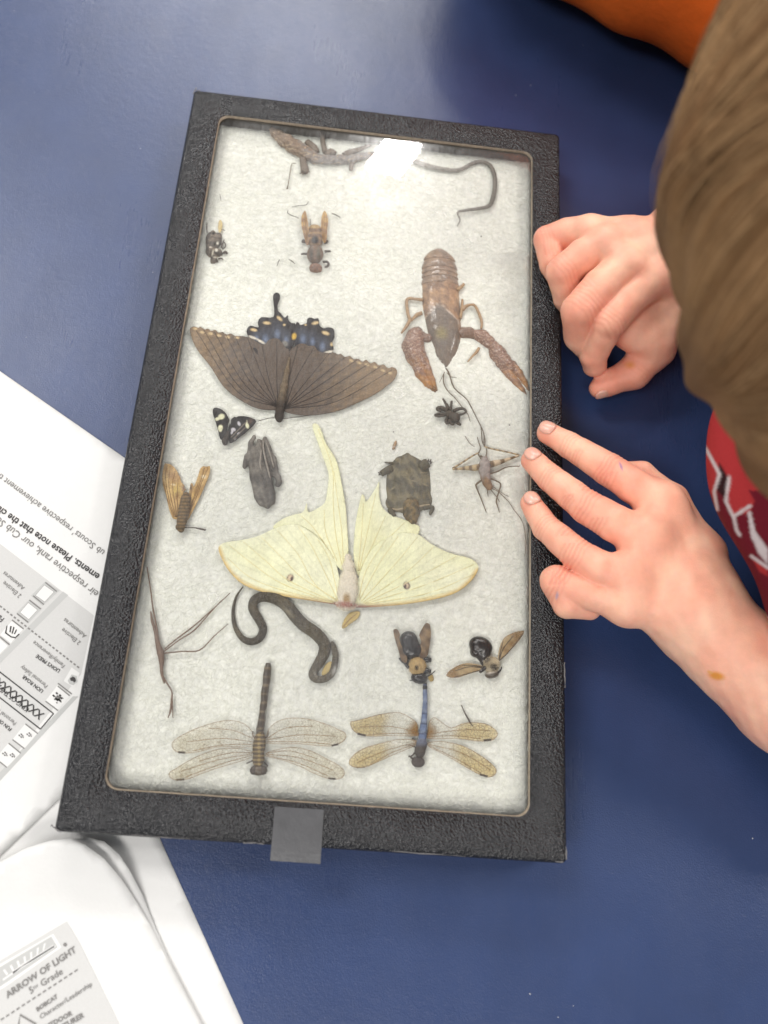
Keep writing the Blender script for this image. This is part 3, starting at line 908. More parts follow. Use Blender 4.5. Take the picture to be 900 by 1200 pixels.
fl = [(72, 216), (78, 204), (92, 202), (104, 206), (112, 202), (128, 212), (140, 209), (152, 217), (168, 214), (180, 224), (196, 222), (210, 231), (228, 228), (243, 236), (288, 240), (330, 262), (352, 270), (372, 250), (400, 246), (420, 262), (434, 282), (448, 300), (430, 420), (408, 505), (385, 516), (330, 511), (285, 492), (230, 456), (190, 416), (150, 352), (108, 300), (84, 258)]
fr = [(446, 300), (470, 276), (486, 266), (505, 266), (520, 274), (540, 274), (560, 296), (590, 300), (612, 298), (630, 306), (642, 304), (656, 316), (674, 312), (690, 324), (706, 322), (722, 334), (736, 326), (752, 340), (768, 334), (784, 348), (802, 344), (818, 358), (836, 354), (853, 368), (844, 398), (820, 420), (770, 456), (700, 490), (640, 516), (570, 532), (500, 536), (440, 526), (424, 505), (428, 420)]
bl, br = (405, 505), (430, 510)
vl = [[bl, (350, 400), (290, 245)], [bl, (320, 400), (243, 240)], [bl, (300, 410), (210, 236)], [bl, (280, 420), (165, 222)], [bl, (260, 430), (125, 215)], [bl, (250, 445), (95, 215)], [bl, (370, 400), (345, 275)], [bl, (400, 400), (400, 252)]]
vr_ = [[br, (500, 420), (600, 300)], [br, (530, 420), (655, 318)], [br, (550, 430), (700, 328)], [br, (570, 450), (745, 342)], [br, (600, 470), (790, 352)], [br, (620, 485), (835, 364)], [br, (470, 400), (540, 280)], [br, (445, 400), (480, 272)]]
wing('fore_wing', q(fl), t, m_wing, sw_col, ZS + .03, 1.3, .015, [q(v) for v in vl], .4, m_veinb)
wing('fore_wing', q(fr), t, m_wing, sw_col, ZS + .03, 1.3, .015, [q(v) for v in vr_], .4, m_veinb)
body('body', chain(q([(447, 318, 1.2), (438, 370, 2.8), (427, 430, 4.2), (417, 490, 5.5), (411, 520, 4.6), (409, 540, 5.0), (409, 552, 3.5)]), .1, ZS + .08), .035, t, m_dry, lambda p, V: mixc(A(124, 108, 88), A(70, 60, 52), (p[:, 1] - 455) / 20))
for pts in ([(415, 552, .5), (380, 545, .45), (330, 557, .4)], [(404, 553, .5), (450, 545, .45), (530, 535, .4)]):
    limb('antenna', q(pts), t, m_dark)

# ---- luna moth
q = Z(240, 480, 2.647)
t = pc_thing('luna_moth', 408, 650, 'pale yellow green moth with one long hind wing tail and a torn other one', 'moth')
costL = q([(405, 603), (330, 592), (250, 579), (180, 566), (120, 543), (80, 508), (55, 468), (43, 432)]); costR = q([(470, 612), (560, 610), (650, 600), (740, 582), (790, 562), (826, 530), (846, 500)])
def lu_col(v):
    c = np.tile(np.array(A(238, 234, 192)), (len(v), 1))
    n = bulge(np.c_[v, v[:, :1] * 0], .5, .05, 9); c = mixc(A(255, 250, 214), A(248, 246, 202), n + .5)
    for cl in (costL, costR):
        d = dpoly(v, [p[:2] for p in cl]); bx = np.abs(v[:, 0] - 407)
        edge = np.clip(1.15 - d / 4.5, 0, 1)
        e = mixc(A(150, 108, 98), A(226, 196, 130), (bx - 14) / 55)
        c = c * (1 - edge[:, None]) + e * edge[:, None]
    c = c * (1 - .09 * (np.sin(np.arctan2(v[:, 1] - 712, v[:, 0] - 407) * 70) > .75)[:, None])
    for x, y, s_ in ((265, 522, 1), (626, 546, -1)):
        p = q.one(x, y)
        c = spots(c, v, [(p[0], p[1], 4.0, 4.6, 20 * s_, A(112, 92, 84), .15), (p[0] - .3, p[1] - .4, 2.6, 3.4, 20 * s_, A(222, 200, 170), .2), (p[0] + 1.6 * s_, p[1] + 1, 1.2, 2.6, 15, A(70, 52, 56), .3)])
    return c
def lh_col(v):
    n = bulge(np.c_[v, v[:, :1] * 0], .5, .06, 4)
    return mixc(A(254, 249, 208), A(246, 242, 196), n + .5)
m_veinl = pmat('yellow_vein', A(240, 228, 176), rough=.7)
wing('hind_wing', q([(212, 368), (240, 340), (280, 325), (305, 318), (316, 290), (322, 318), (350, 306), (372, 288), (380, 250), (384, 200), (368, 150), (350, 100), (334, 52), (345, 43), (360, 60), (376, 104), (402, 145), (415, 180), (425, 230), (437, 300), (443, 380), (445, 455), (425, 500), (380, 440), (330, 400), (285, 375)]), t, m_luna, lh_col, ZS + .02, 1.6, .045,
     [q(v) for v in ([(425, 480), (405, 380), (398, 280), (395, 180), (352, 60)], [(430, 480), (425, 380), (412, 280), (400, 190)], [(410, 470), (375, 380), (370, 310)], [(400, 460), (340, 370), (300, 330)])], .38, m_veinl)
wing('hind_wing', q([(462, 460), (464, 390), (470, 340), (478, 300), (487, 264), (496, 270), (500, 286), (520, 260), (532, 240), (541, 224), (541, 260), (550, 300), (575, 325), (610, 338), (650, 354), (667, 366), (655, 392), (600, 400), (560, 420), (520, 460), (480, 520)]), t, m_luna, lh_col, ZS + .02, 1.6, .045,
     [q(v) for v in ([(475, 500), (485, 400), (492, 290)], [(478, 500), (500, 400), (530, 260)], [(480, 500), (520, 420), (560, 330)], [(485, 510), (540, 430), (620, 350)])], .38, m_veinl)
wing('fore_wing', q([(42, 430), (60, 413), (110, 405), (160, 394), (200, 376), (240, 360), (285, 356), (330, 380), (360, 405), (380, 430), (405, 468), (417, 520), (430, 570), (440, 606), (400, 604), (330, 593), (250, 580), (180, 566), (120, 543), (80, 507), (55, 467)]), t, m_luna, lu_col, ZS + .07, 1.5, .04,
     [q(v) for v in ([(410, 595), (340, 540), (290, 450), (225, 375)], [(412, 590), (370, 500), (330, 420), (290, 362)], [(412, 592), (300, 520), (240, 460), (175, 395)], [(400, 596), (260, 530), (190, 470), (120, 410)], [(395, 597), (240, 540), (150, 480), (75, 420)], [(390, 597), (240, 560), (140, 520), (70, 460)], [(415, 585), (400, 520), (385, 460), (350, 402)], [(400, 600), (300, 583), (180, 556), (110, 525)])], .36, m_veinl)
wing('fore_wing', q([(466, 600), (478, 520), (500, 462), (530, 422), (570, 396), (600, 383), (660, 386), (700, 415), (760, 445), (820, 460), (846, 480), (847, 500), (826, 532), (790, 562), (740, 582), (650, 600), (560, 610), (470, 614)]), t, m_luna, lu_col, ZS + .07, 1.5, .04,
     [q(v) for v in ([(480, 590), (540, 480), (600, 392)], [(485, 595), (590, 480), (660, 395)], [(490, 598), (630, 500), (710, 425)], [(495, 600), (660, 520), (780, 455)], [(495, 602), (680, 545), (835, 480)], [(500, 603), (690, 570), (835, 510)], [(478, 585), (500, 500), (560, 405)], [(500, 606), (620, 597), (740, 570)])], .36, m_veinl)
m_lunab = pmat('white_moth_fur', rough=1, spec=.05, var=(14, .08), bump=[(16, 1.0)], **AT)
body('body', chain(q([(444, 458, 4), (446, 490, 6), (446, 530, 9.5), (443, 565, 11), (438, 598, 10)]), .2, ZS + .05) + [E_(*q.one(438, 606), ZS + .05, 13, 6, .16)], .04, t, m_lunab,
     lambda p, V: spots(np.tile(np.array(A(242, 232, 214)), (len(p), 1)), p, [(*q.one(440, 588), 4.2, 7, 0, A(182, 152, 108), .4), (*q.one(438, 605), 16, 3.6, 3, A(178, 124, 112), .5)]),
     disp=lambda p: bulge(p, .015, 22, 2))
fuzz(bpy.data.objects[[o.name for o in t.children if o.name.startswith('body')][0]], 1500, .10, .006, pmat('white_moth_hair', A(248, 240, 224), rough=.9))
m_anten = pmat('feathered_antenna', A(206, 182, 120), rough=.8, alpha=.8)
wing('antenna', q([(425, 676), (432, 652), (445, 634), (462, 626), (482, 628), (474, 648), (452, 664), (434, 678)]), t, m_anten, None, ZS - .02, 2, .02, [q([(428, 674), (450, 650), (472, 632)])], .5, m_tan)

# ---- small black and white moth
q = Z(240, 470, 12.86)
t = pc_thing('spotted_moth', 271, 500, 'small black moth with cream spots on its two folded up wings', 'moth')
def sp_col(v):
    c = mixc(A(44, 40, 38), A(58, 54, 52), bulge(np.c_[v, v[:, :1] * 0], .5, .4, 3) + .5); W_ = A(226, 224, 190); G = A(196, 192, 196)
    L = [(250, 235, 48, 40, -20, W_), (190, 270, 35, 25, -20, W_), (235, 405, 36, 46, 10, W_), (235, 440, 22, 25, 0, W_), (515, 340, 22, 36, -25, G), (430, 430, 34, 28, 10, G), (410, 470, 16, 30, 20, G), (640, 370, 26, 42, -15, W_), (635, 320, 10, 34, 0, W_), (508, 488, 26, 14, -35, G), (460, 575, 20, 8, -30, A(130, 126, 124)), (690, 300, 26, 40, 30, A(100, 84, 76), .9)]
    for s_ in L: p = q.one(s_[0], s_[1]); c = spots(c, v, [(p[0], p[1], s_[2] / 12.86, s_[3] / 12.86, s_[4], s_[5], s_[6] if len(s_) > 6 else .25)])
    for a, b in (((400, 540), (640, 300)), ((430, 570), (610, 400))):
        d = dseg(v, q.one(*a), q.one(*b)); c = mixc(c, A(120, 110, 98), (1.1 - d / .9))if False else c * (1 - np.clip(1.2 - d / .8, 0, 1)[:, None]) + np.array(A(124, 114, 104)) * np.clip(1.2 - d / .8, 0, 1)[:, None]
    return c
wing('wing', q([(118, 150), (130, 112), (150, 101), (185, 100), (260, 130), (320, 185), (355, 250), (372, 290), (352, 340), (342, 420), (332, 520), (322, 570), (260, 585), (228, 560), (200, 450), (160, 310), (125, 205)]), t, m_wing, sp_col, ZS + .04, .6, .01)
wing('wing', q([(380, 632), (360, 570), (350, 470), (365, 380), (392, 330), (396, 280), (420, 255), (450, 236), (475, 245), (500, 230), (560, 225), (640, 235), (700, 255), (750, 272), (772, 310), (740, 360), (680, 420), (600, 490), (520, 550), (440, 612)]), t, m_wing, sp_col, ZS + .04, .6, .01)
body('body', chain(q([(352, 470, 1.8), (330, 540, 3), (305, 600, 3.6), (305, 635, 2.8)]), .05, ZS + .08), .03, t, m_dry, flatcol(A(78, 70, 64)))

# ---- tan hawk moth
q = Z(180, 535, 11.25)
t = pc_thing('hawk_moth', 214, 585, 'tan brown moth with ragged wings raised in a V beside the left window edge', 'moth')
def hm_col(v):
    ang = np.arctan2(v[:, 1] - q.one(370, 900)[1], v[:, 0] - q.one(370, 900)[0])
    c = mixc(A(176, 142, 92), A(206, 172, 118), .5 + .5 * np.sin(ang * 55) + bulge(np.c_[v, v[:, :1] * 0], .5, .35, 7))
    L = [(240, 260, 90, 60, 20, A(166, 134, 100), .8), (300, 450, 60, 70, 0, A(200, 172, 104), .7), (310, 520, 25, 50, 15, A(140, 106, 66), .7), (200, 470, 30, 60, 0, A(214, 182, 126), .8), (260, 370, 30, 12, 10, A(228, 208, 170), .4), (660, 265, 30, 22, 0, A(232, 214, 180), .4), (575, 450, 50, 60, 0, A(168, 132, 80), .8), (520, 530, 25, 40, 0, A(216, 180, 116), .7), (690, 170, 50, 50, 0, A(180, 146, 98), .8), (400, 420, 25, 40, 0, A(138, 112, 92), .7), (490, 410, 18, 50, 0, A(120, 102, 84), .6), (170, 320, 30, 90, -10, A(214, 184, 132), .8)]
    for s_ in L: p = q.one(s_[0], s_[1]); c = spots(c, v, [(p[0], p[1], s_[2] / 11.25, s_[3] / 11.25, s_[4], s_[5], s_[6])])
    return c
m_veinh = pmat('brown_vein', A(140, 108, 68), rough=.7)
wing('wing', q([(143, 100), (165, 93), (215, 100), (270, 140), (318, 205), (335, 250), (352, 270), (362, 330), (385, 355), (408, 385), (405, 410), (426, 430), (408, 452), (395, 480), (370, 560), (345, 660), (330, 810), (270, 825), (240, 790), (200, 680), (160, 500), (125, 385), (113, 250)]), t, m_wing, hm_col, ZS + .03, .8, .015,
     [q(v) for v in ([(290, 800), (210, 600), (160, 300), (170, 120)], [(300, 800), (240, 600), (200, 350), (220, 130)], [(310, 800), (270, 560), (250, 350), (290, 180)], [(320, 790), (310, 560), (320, 300)], [(270, 800), (190, 600), (135, 350)])], .35, m_veinh)
wing('wing', q([(468, 480), (478, 400), (490, 358), (508, 350), (520, 370), (530, 395), (560, 330), (590, 240), (612, 168), (640, 135), (665, 126), (700, 134), (742, 128), (742, 200), (712, 300), (652, 440), (582, 590), (512, 730), (452, 832), (430, 790), (445, 680), (462, 600)]), t, m_wing, hm_col, ZS + .03, .8, .015,
     [q(v) for v in ([(445, 810), (560, 540), (650, 300), (720, 150)], [(448, 800), (540, 540), (620, 320), (670, 150)], [(450, 780), (520, 560), (590, 340)], [(460, 700), (490, 520), (500, 370)])], .35, m_veinh)
body('body', chain(q([(430, 500, 3), (425, 560, 5.5), (405, 680, 6), (390, 780, 6), (370, 860, 5.2), (355, 930, 4.8), (362, 970, 3)]), .08, ZS + .1) + [E_(*q.one(313, 932), ZS + .1, 2, 2, .08)], .03, t, m_dry,
     lambda p, V: mixc(A(106, 92, 72), A(150, 124, 90), .5 + .5 * np.sin(p[:, 1] * 1.6)) * .9, disp=lambda p: bulge(p, .008, 30, 2))
fuzz([o for o in t.children if o.name.startswith('body')][0], 700, .05, .004, pmat('moth_hair', A(150, 128, 96), rough=.9))
limb('antenna', q([(408, 936, .7), (480, 938, .7), (540, 940, .7), (620, 955, 1.1), (670, 966, 1.1), (690, 966, .6)]), t, m_dark)

# ---- dragonflies
def membrane(name, tint, dens):
    m, nt, bs = nodes(name); L = nt.links.new
    co = coords(nt)
    vo = N(nt, 'ShaderNodeTexVoronoi', Scale=8.0, feature='DISTANCE_TO_EDGE'); L(co, vo.inputs['Vector'])
    mr = N(nt, 'ShaderNodeMapRange'); L(vo.outputs['Distance'], mr.inputs[0])
    for k, v in (('From Min', .02), ('From Max', .09), ('To Min', 1.0), ('To Max', 0.0)): mr.inputs[k].default_value = v
    at = N(nt, 'ShaderNodeAttribute', attribute_name='Col')
    mx = N(nt, 'ShaderNodeMix', data_type='RGBA'); L(mr.outputs[0], mx.inputs['Factor']); L(at.outputs['Color'], mx.inputs['A']); mx.inputs['B'].default_value = (*A(150, 130, 92), 1)
    L(mx.outputs['Result'], bs.inputs['Base Color'])
    al = N(nt, 'ShaderNodeMath', operation='MULTIPLY_ADD'); L(mr.outputs[0], al.inputs[0]); al.inputs[1].default_value = .17
    L(at.outputs['Alpha'], al.inputs[2]); L(al.outputs[0], bs.inputs['Alpha'])
    bs.inputs['Roughness'].default_value = .25
    return m
m_memb = membrane('wing_membrane', None, 0)


def dwing(poly, parent, colf, z=ZS + .03, veins=(), stig=None, vmat=None):
    op = smoothpoly(poly, 3)
    zf = lambda v: z + bulge(np.c_[v, v[:, :1] * 0], .015, .12, 5)
    V, F, c = sheet(poly, zf, 1.8, lambda v: colf(v)[0], .006, 3)
    o = mesh('wing', V, F, m_memb, parent, col=c)
    a = o.data.attributes['Col']; buf = np.zeros(len(V) * 4, np.float32); a.data.foreach_get('color', buf); buf = buf.reshape(-1, 4)
    buf[:, 3] = colf(unP(V))[1]; a.data.foreach_set('color', buf.ravel())
    parts = []
    k = 1 / ppc(poly[0][0], poly[0][1], z)
    rim = np.vstack([op, op[:1]])[:, :2]
    parts.append(tube(PV(rim[:, 0], rim[:, 1], zf(rim)), .28 * k, n=4))
    for ln in veins:
        s_ = smoothline(ln); parts.append(tube(PV(s_[:, 0], s_[:, 1], zf(s_) + .004), .33 * k, n=4))
    V, F = join(parts); mesh('vein', V, F, vmat or m_veinh, o)
    if stig:
        a_, b_, w_ = stig; limb('wing_spot', [(a_[0], a_[1], w_), ((a_[0] + b_[0]) / 2, (a_[1] + b_[1]) / 2, w_), (b_[0], b_[1], w_)], o, m_dark, z + .005, flat=.4)
    return o


q = Z(180, 720, 3.75)
t = pc_thing('dragonfly', 303, 860, 'brown dragonfly with clear pale wings and a dark straight tail', 'dragonfly')
def df_col(v):
    d = np.abs(v[:, 0] - 303) / 100
    return mixc(A(236, 233, 222), A(228, 218, 186), d), np.clip(.03 + .18 * d + .03 * np.sin(v[:, 0] * .3), .02, .4)
UL = [(435, 522), (400, 482), (340, 466), (270, 475), (180, 505), (110, 540), (82, 565), (86, 590), (110, 606), (170, 608), (240, 593), (300, 581), (435, 579)]
LL = [(435, 605), (380, 590), (310, 590), (240, 605), (160, 640), (95, 680), (70, 695), (72, 715), (100, 728), (150, 723), (210, 700), (280, 675), (350, 655), (435, 626)]
UR = [(495, 540), (510, 500), (545, 471), (600, 456), (680, 460), (750, 480), (810, 505), (842, 522), (843, 545), (820, 566), (780, 578), (720, 576), (650, 569), (495, 566)]
LR = [(495, 610), (560, 590), (620, 585), (690, 600), (760, 635), (815, 665), (838, 690), (831, 715), (800, 725), (750, 716), (690, 691), (640, 666), (570, 641), (495, 623)]
dwing(q(UL), t, df_col, veins=[q(v) for v in ([(435, 570), (300, 575), (170, 600)], [(435, 560), (300, 545), (150, 560)], [(435, 545), (350, 510), (240, 500)])], stig=(q.one(108, 606), q.one(138, 608), 1.1))
dwing(q(LL), t, df_col, veins=[q(v) for v in ([(435, 618), (290, 660), (140, 715)], [(435, 612), (280, 640), (120, 690)], [(435, 608), (330, 610), (200, 645)])], stig=(q.one(100, 727), q.one(134, 725), 1.1))
dwing(q(UR), t, df_col, veins=[q(v) for v in ([(495, 560), (640, 560), (780, 570)], [(495, 552), (640, 530), (800, 535)], [(497, 545), (580, 500), (700, 490)])], stig=(q.one(782, 577), q.one(812, 570), 1.1))
dwing(q(LR), t, df_col, veins=[q(v) for v in ([(495, 618), (640, 655), (770, 712)], [(495, 614), (640, 630), (790, 685)], [(497, 610), (600, 600), (720, 635)])], stig=(q.one(768, 720), q.one(800, 723), 1.1))
tail = q([(503, 214, 2.6), (502, 235, 4.2), (498, 270, 4.7), (494, 310, 4.2), (488, 345, 4.6), (486, 380, 4.0), (482, 405, 4.2), (478, 430, 3.6), (475, 465, 4.4), (468, 505, 4.6), (465, 530, 3.5)])
V, F = ptube(tail, ZS + .08, n=12, sub=6); pv = unP(V)
mesh('tail', V, F, m_chit, t, col=np.where((np.sin(pv[:, 1] * .62) > .75)[:, None], np.array(A(120, 106, 86)), np.array(A(78, 68, 58))))
body('thorax', [E_(*q.one(464, 575), ZS + .1, 7.5, 17, .26), E_(*q.one(461, 635), ZS + .08, 7, 10, .2)], .03, t, m_dry, lambda p, V: mixc(A(92, 76, 56), A(172, 150, 104), np.sin(p[:, 1] * 1.3) * .8 + (np.abs(p[:, 0] - 303.5) < 1.6) * .8))
body('head', [E_(*q.one(460, 685), ZS + .06, 8.5, 6, .2)], .03, t, m_chit, flatcol(A(96, 82, 66)))
for x in (440, 483): p = q.one(x, 685); V, F = ball(P(*p, ZS + .12), (.16, .18, .14)); mesh('eye', V, F, m_dark, t)
for pts in ([(445, 545, .9), (436, 530, .8), (437, 512, .6)], [(490, 545, .9), (503, 530, .8), (503, 512, .6)], [(440, 640, .9), (420, 650, .8), (408, 655, .6)], [(486, 650, .9), (500, 665, .8), (494, 672, .6)]): limb('leg', q(pts), t)

q = Z(390, 700, 3.4615)
t = pc_thing('dragonfly', 493, 865, 'blue tailed dragonfly with amber tinted wings under the black bee', 'dragonfly')
def bd_col(v):
    d = np.abs(v[:, 0] - 494) / 85.0
    n = bulge(np.c_[v, v[:, :1] * 0], .06, .12, 8)
    c = mixc(A(236, 230, 212), A(226, 206, 150), (d - .38) * 6 + n); al = np.clip(.04 + .38 * np.clip((d - .36) * 5, 0, 1) + n, .06, .7)
    bd = np.clip(1.2 - np.abs(v[:, 0] - 494) / 19 - np.abs(v[:, 1] - 857) / 26, 0, 1); bd = np.clip(bd * 1.8, 0, 1)
    c = c * (1 - bd[:, None]) + np.array(A(136, 98, 48)) * bd[:, None]; al = np.maximum(al, bd * .9)
    return c, al
bUL = [(345, 545), (343, 515), (320, 492), (270, 468), (200, 474), (140, 489), (90, 502), (72, 506), (76, 528), (95, 549), (140, 563), (240, 561), (345, 562)]
bLL = [(345, 582), (275, 576), (200, 591), (120, 616), (75, 650), (67, 676), (90, 689), (130, 689), (180, 669), (240, 641), (340, 598)]
bUR = [(385, 548), (392, 505), (412, 488), (440, 505), (480, 530), (520, 515), (560, 508), (620, 514), (660, 538), (667, 560), (642, 581), (580, 582), (500, 572), (385, 572)]
bLR = [(388, 590), (440, 585), (520, 600), (580, 630), (630, 664), (662, 696), (656, 721), (625, 729), (580, 711), (520, 676), (460, 641), (390, 605)]
dwing(q(bUL), t, bd_col, veins=[q(v) for v in ([(345, 555), (240, 552), (140, 558)], [(345, 548), (240, 525), (110, 525)])], stig=(q.one(100, 553), q.one(134, 561), 1.2))
dwing(q(bLL), t, bd_col, veins=[q(v) for v in ([(345, 592), (240, 630), (150, 678)], [(345, 588), (220, 620), (100, 670)])], stig=(q.one(96, 689), q.one(130, 687), 1.2))
dwing(q(bUR), t, bd_col, veins=[q(v) for v in ([(385, 565), (500, 562), (600, 574)], [(385, 555), (520, 538), (640, 540)])], stig=(q.one(612, 581), q.one(642, 577), 1.2))
dwing(q(bLR), t, bd_col, veins=[q(v) for v in ([(388, 600), (500, 655), (600, 712)], [(388, 596), (520, 630), (640, 700)])], stig=(q.one(596, 718), q.one(628, 727), 1.2))
tail = q([(374, 346, 2.0), (374, 362, 2.6), (374, 380, 2.7), (375, 420, 2.9), (373, 455, 3.2), (371, 490, 3.6), (368, 525, 4.2), (365, 555, 4.8), (362, 580, 4.6)])
V, F = ptube(tail, ZS + .08, n=12, sub=6); pv = unP(V)
c = mixc(A(112, 126, 158), A(128, 138, 160), np.sin(pv[:, 1] * .5)); c = np.where((pv[:, 1] < q.one(0, 374)[1])[:, None], np.array(A(40, 38, 40)), c); c = np.where((np.sin(pv[:, 1] * .55) > .93)[:, None], np.array(A(70, 78, 104)), c)
mesh('tail', V, F, m_dry, t, col=c)
body('thorax', [E_(*q.one(361, 595), ZS + .1, 6.5, 8, .22), E_(*q.one(354, 622), ZS + .1, 6.5, 8.5, .22)], .03, t, m_dry, lambda p, V: mixc(A(112, 116, 132), A(84, 76, 70), (p[:, 1] - 870) / 6))
body('head', [E_(*q.one(346, 668), ZS + .06, 8, 6.2, .18)], .03, t, m_dry, flatcol(A(92, 84, 80)))
for pts in ([(340, 590, .8), (322, 575, .7), (328, 570, .5)], [(340, 610, .8), (315, 600, .7), (295, 598, .5)], [(338, 625, .8), (318, 645, .9), (306, 645, .7)], [(330, 660, .8), (318, 650, 1.0), (308, 642, .8)]): limb('leg', q(pts), t)

# ---- carpenter bees
q = Z(450, 725, 12.86)
t = pc_thing('carpenter_bee', 485, 768, 'glossy black bee with a tan furry thorax and folded smoky wings above the blue dragonfly', 'bee')
b = ZS - .02
bb = ZC + .01
def smoky(v):
    c = mixc(A(150, 124, 92), A(96, 76, 58), .5 + bulge(np.c_[v, v[:, :1] * 0], .6, .3, 2)); return c
m_smoky = pmat('smoky_wing', rough=.3, spec=.5, var=(12, .2), alpha=.82, bump=[(16, .4)], **AT)
body('abdomen', [E_(*q.one(372, 330), bb + .1, 10.8, 11.2, .36, 0, .15), E_(*q.one(410, 470), bb + .08, 13.2, 11.5, .36, 0, .15)], .035, t, m_black)
body('thorax', [E_(*q.one(500, 715), bb + .1, 10.2, 10.6, .36)], .035, t, m_fuzz and pmat('tan_bee_fur', rough=1, spec=.05, var=(12, .15), bump=[(14, 1.0)], **AT), lambda p, V: spots(np.tile(np.array(A(196, 168, 120)), (len(p), 1)), p, [(*q.one(490, 740), 2.4, 3.2, 0, A(48, 38, 32), .3)]), disp=lambda p: bulge(p, .012, 30, 1))
body('head', [E_(*q.one(530, 895), bb + .06, 9.8, 6.8, .26, -6)], .035, t, m_black)
wing('wing', q([(140, 185), (162, 155), (205, 166), (240, 232), (236, 300), (260, 400), (330, 520), (352, 610), (330, 665), (270, 640), (240, 560), (215, 470), (165, 310)]), t, m_smoky, smoky, b + .16, .8, .01)
wing('wing', q([(640, 64), (690, 88), (706, 180), (705, 300), (682, 440), (662, 540), (600, 600), (545, 600), (530, 520), (540, 420), (560, 340), (530, 250), (562, 170), (610, 90)]), t, m_smoky, smoky, b + .14, .8, .01)
for pts in ([(600, 630, 3, .0), (660, 620, 3.4), (712, 622, 2.6)], [(600, 800, 2.6), (660, 790, 3.0), (708, 800, 2.4)], [(360, 640, 2.6), (290, 640, 2.4), (240, 585, 2.0)], [(380, 740, 2.2), (340, 700, 2.2), (300, 640, 2.0)], [(450, 925, .8), (410, 932, .7), (385, 930, .5)]): limb('leg', q(pts), t, m_black, b + .02)
body('pollen', [E_(*q.one(705, 890), bb, 3.4, 4.6, .1, 20)], .03, t, pmat('pollen', A(178, 150, 86), rough=.9), None)
limb('antenna', q([(640, 880, .7), (710, 840, .7), (775, 782, .5)]), t, m_black, b + .1)
fuzz([o for o in t.children if o.name.startswith('thorax')][0], 900, 0.07, .005, pmat('tan_bee_hair', A(206, 178, 128), rough=.8))


q = Z(515, 730, 8.57)
t = pc_thing('carpenter_bee', 567, 772, 'black bee with pale haired thorax and both wings spread wide', 'bee')
body('abdomen', [E_(*q.one(415, 232), bb + .08, 14.2, 10.8, .34, -18, .1), E_(*q.one(355, 300), bb + .04, 6, 5, .25, -40, .1), E_(*q.one(445, 320), bb + .04, 8, 6, .25, 10, .1), C_(q([(420, 340, 5)])[0], q([(450, 420, 3)])[0], .1, bb)], .035, t, m_black)
mfur = pmat('pale_bee_fur', rough=1, spec=.05, var=(12, .15), bump=[(14, 1.0)], **AT)
body('thorax', [E_(*q.one(520, 420), bb + .08, 9.6, 9.4, .34)], .035, t, mfur, lambda p, V: spots(np.tile(np.array(A(160, 146, 122)), (len(p), 1)), p, [(*q.one(575, 370), 5, 5, 0, A(216, 200, 168), .5), (*q.one(545, 445), 4.5, 4, 0, A(52, 48, 46), .4), (*q.one(480, 360), 3, 5, 30, A(60, 56, 54), .5), (*q.one(500, 480), 3, 3, 30, A(200, 188, 168), .5)]), disp=lambda p: bulge(p, .012, 30, 1))
fuzz([o for o in t.children if o.name.startswith('thorax')][0], 900, .08, .005, pmat('pale_bee_hair', A(214, 200, 174), rough=.8))
body('head', [E_(*q.one(528, 515), bb + .03, 8.6, 4.8, .24, 14)], .035, t, m_chit, lambda p, V: spots(np.tile(np.array(A(78, 68, 58)), (len(p), 1)), p, [(*q.one(530, 492), 7.5, 1.6, -14, A(214, 204, 190), .4)]))
def bee2(v):
    c = mixc(A(188, 164, 124), A(150, 118, 76), (np.hypot(v[:, 0] - 570, v[:, 1] - 775) - 22) / 22 + bulge(np.c_[v, v[:, :1] * 0], .5, .3, 2)); return c
m_clear2 = pmat('amber_wing', rough=.25, spec=.5, var=(10, .15), alpha=.66, bump=[(16, .4)], **AT)
wing('wing', q([(432, 432), (420, 476), (300, 511), (200, 546), (110, 549), (68, 527), (100, 480), (180, 430), (262, 404), (340, 408)]), t, m_clear2, bee2, b + .06, .8, .01, [q(v) for v in ([(425, 470), (300, 505), (150, 545)], [(430, 450), (300, 440), (160, 480)], [(430, 440), (330, 425), (230, 425)])], .45, m_dark)
wing('wing', q([(600, 382), (588, 340), (600, 260), (625, 190), (660, 140), (740, 98), (800, 84), (848, 80), (832, 130), (770, 212), (700, 292), (640, 352)]), t, m_clear2, bee2, b + .06, .8, .01, [q(v) for v in ([(602, 378), (700, 285), (835, 110)], [(600, 370), (640, 260), (740, 130)], [(600, 360), (610, 290), (640, 180)])], .45, m_dark)
for pts in ([(470, 440, 2.6), (420, 480, 2.2), (405, 500, 1.5)], [(590, 500, 1.2), (615, 470, 1), (625, 440, .6)], [(540, 440, 2.2), (575, 430, 2), (570, 470, 1.5)]): limb('leg', q(pts), t, m_black, b + .05)

# ---- wasp near the top
q = Z(340, 235, 13.33)
t = pc_thing('brown_wasp', 370, 285, 'brown wasp with two upright amber wings below the dried salamander', 'wasp')
mw = pmat('wasp_shell', rough=.5, spec=.4, var=(9, .25), bump=[(10, .8), (30, .4)], **AT)
body('abdomen', [E_(*q.one(390, 450), b - .04, 7.6, 5.6, .26, 0, .08), E_(*q.one(385, 560), b - .04 + .02, 9.2, 9.5, .3, 0, .05), E_(*q.one(386, 640), b - .04, 9, 7, .28, 0, .05)], .03, t, mw,
     lambda p, V: spots(mixc(A(128, 102, 80), A(178, 146, 106), np.sin(p[:, 1] * .95) * .7), p, [(*q.one(390, 615), 4.2, 4.6, 0, A(42, 32, 30), .3), (*q.one(390, 405), 7, 2.2, 0, A(186, 156, 108), .5)]))
body('thorax', [E_(*q.one(390, 840), b - .04 + .04, 9.6, 12.5, .32, 0, .05), ], .03, t, mw, lambda p, V: spots(np.tile(np.array(A(128, 104, 86)), (len(p), 1)), p, [(*q.one(330, 830), 2.5, 7, 0, A(78, 70, 60), .8), (*q.one(445, 830), 2.5, 7, 0, A(84, 78, 60), .8)]))
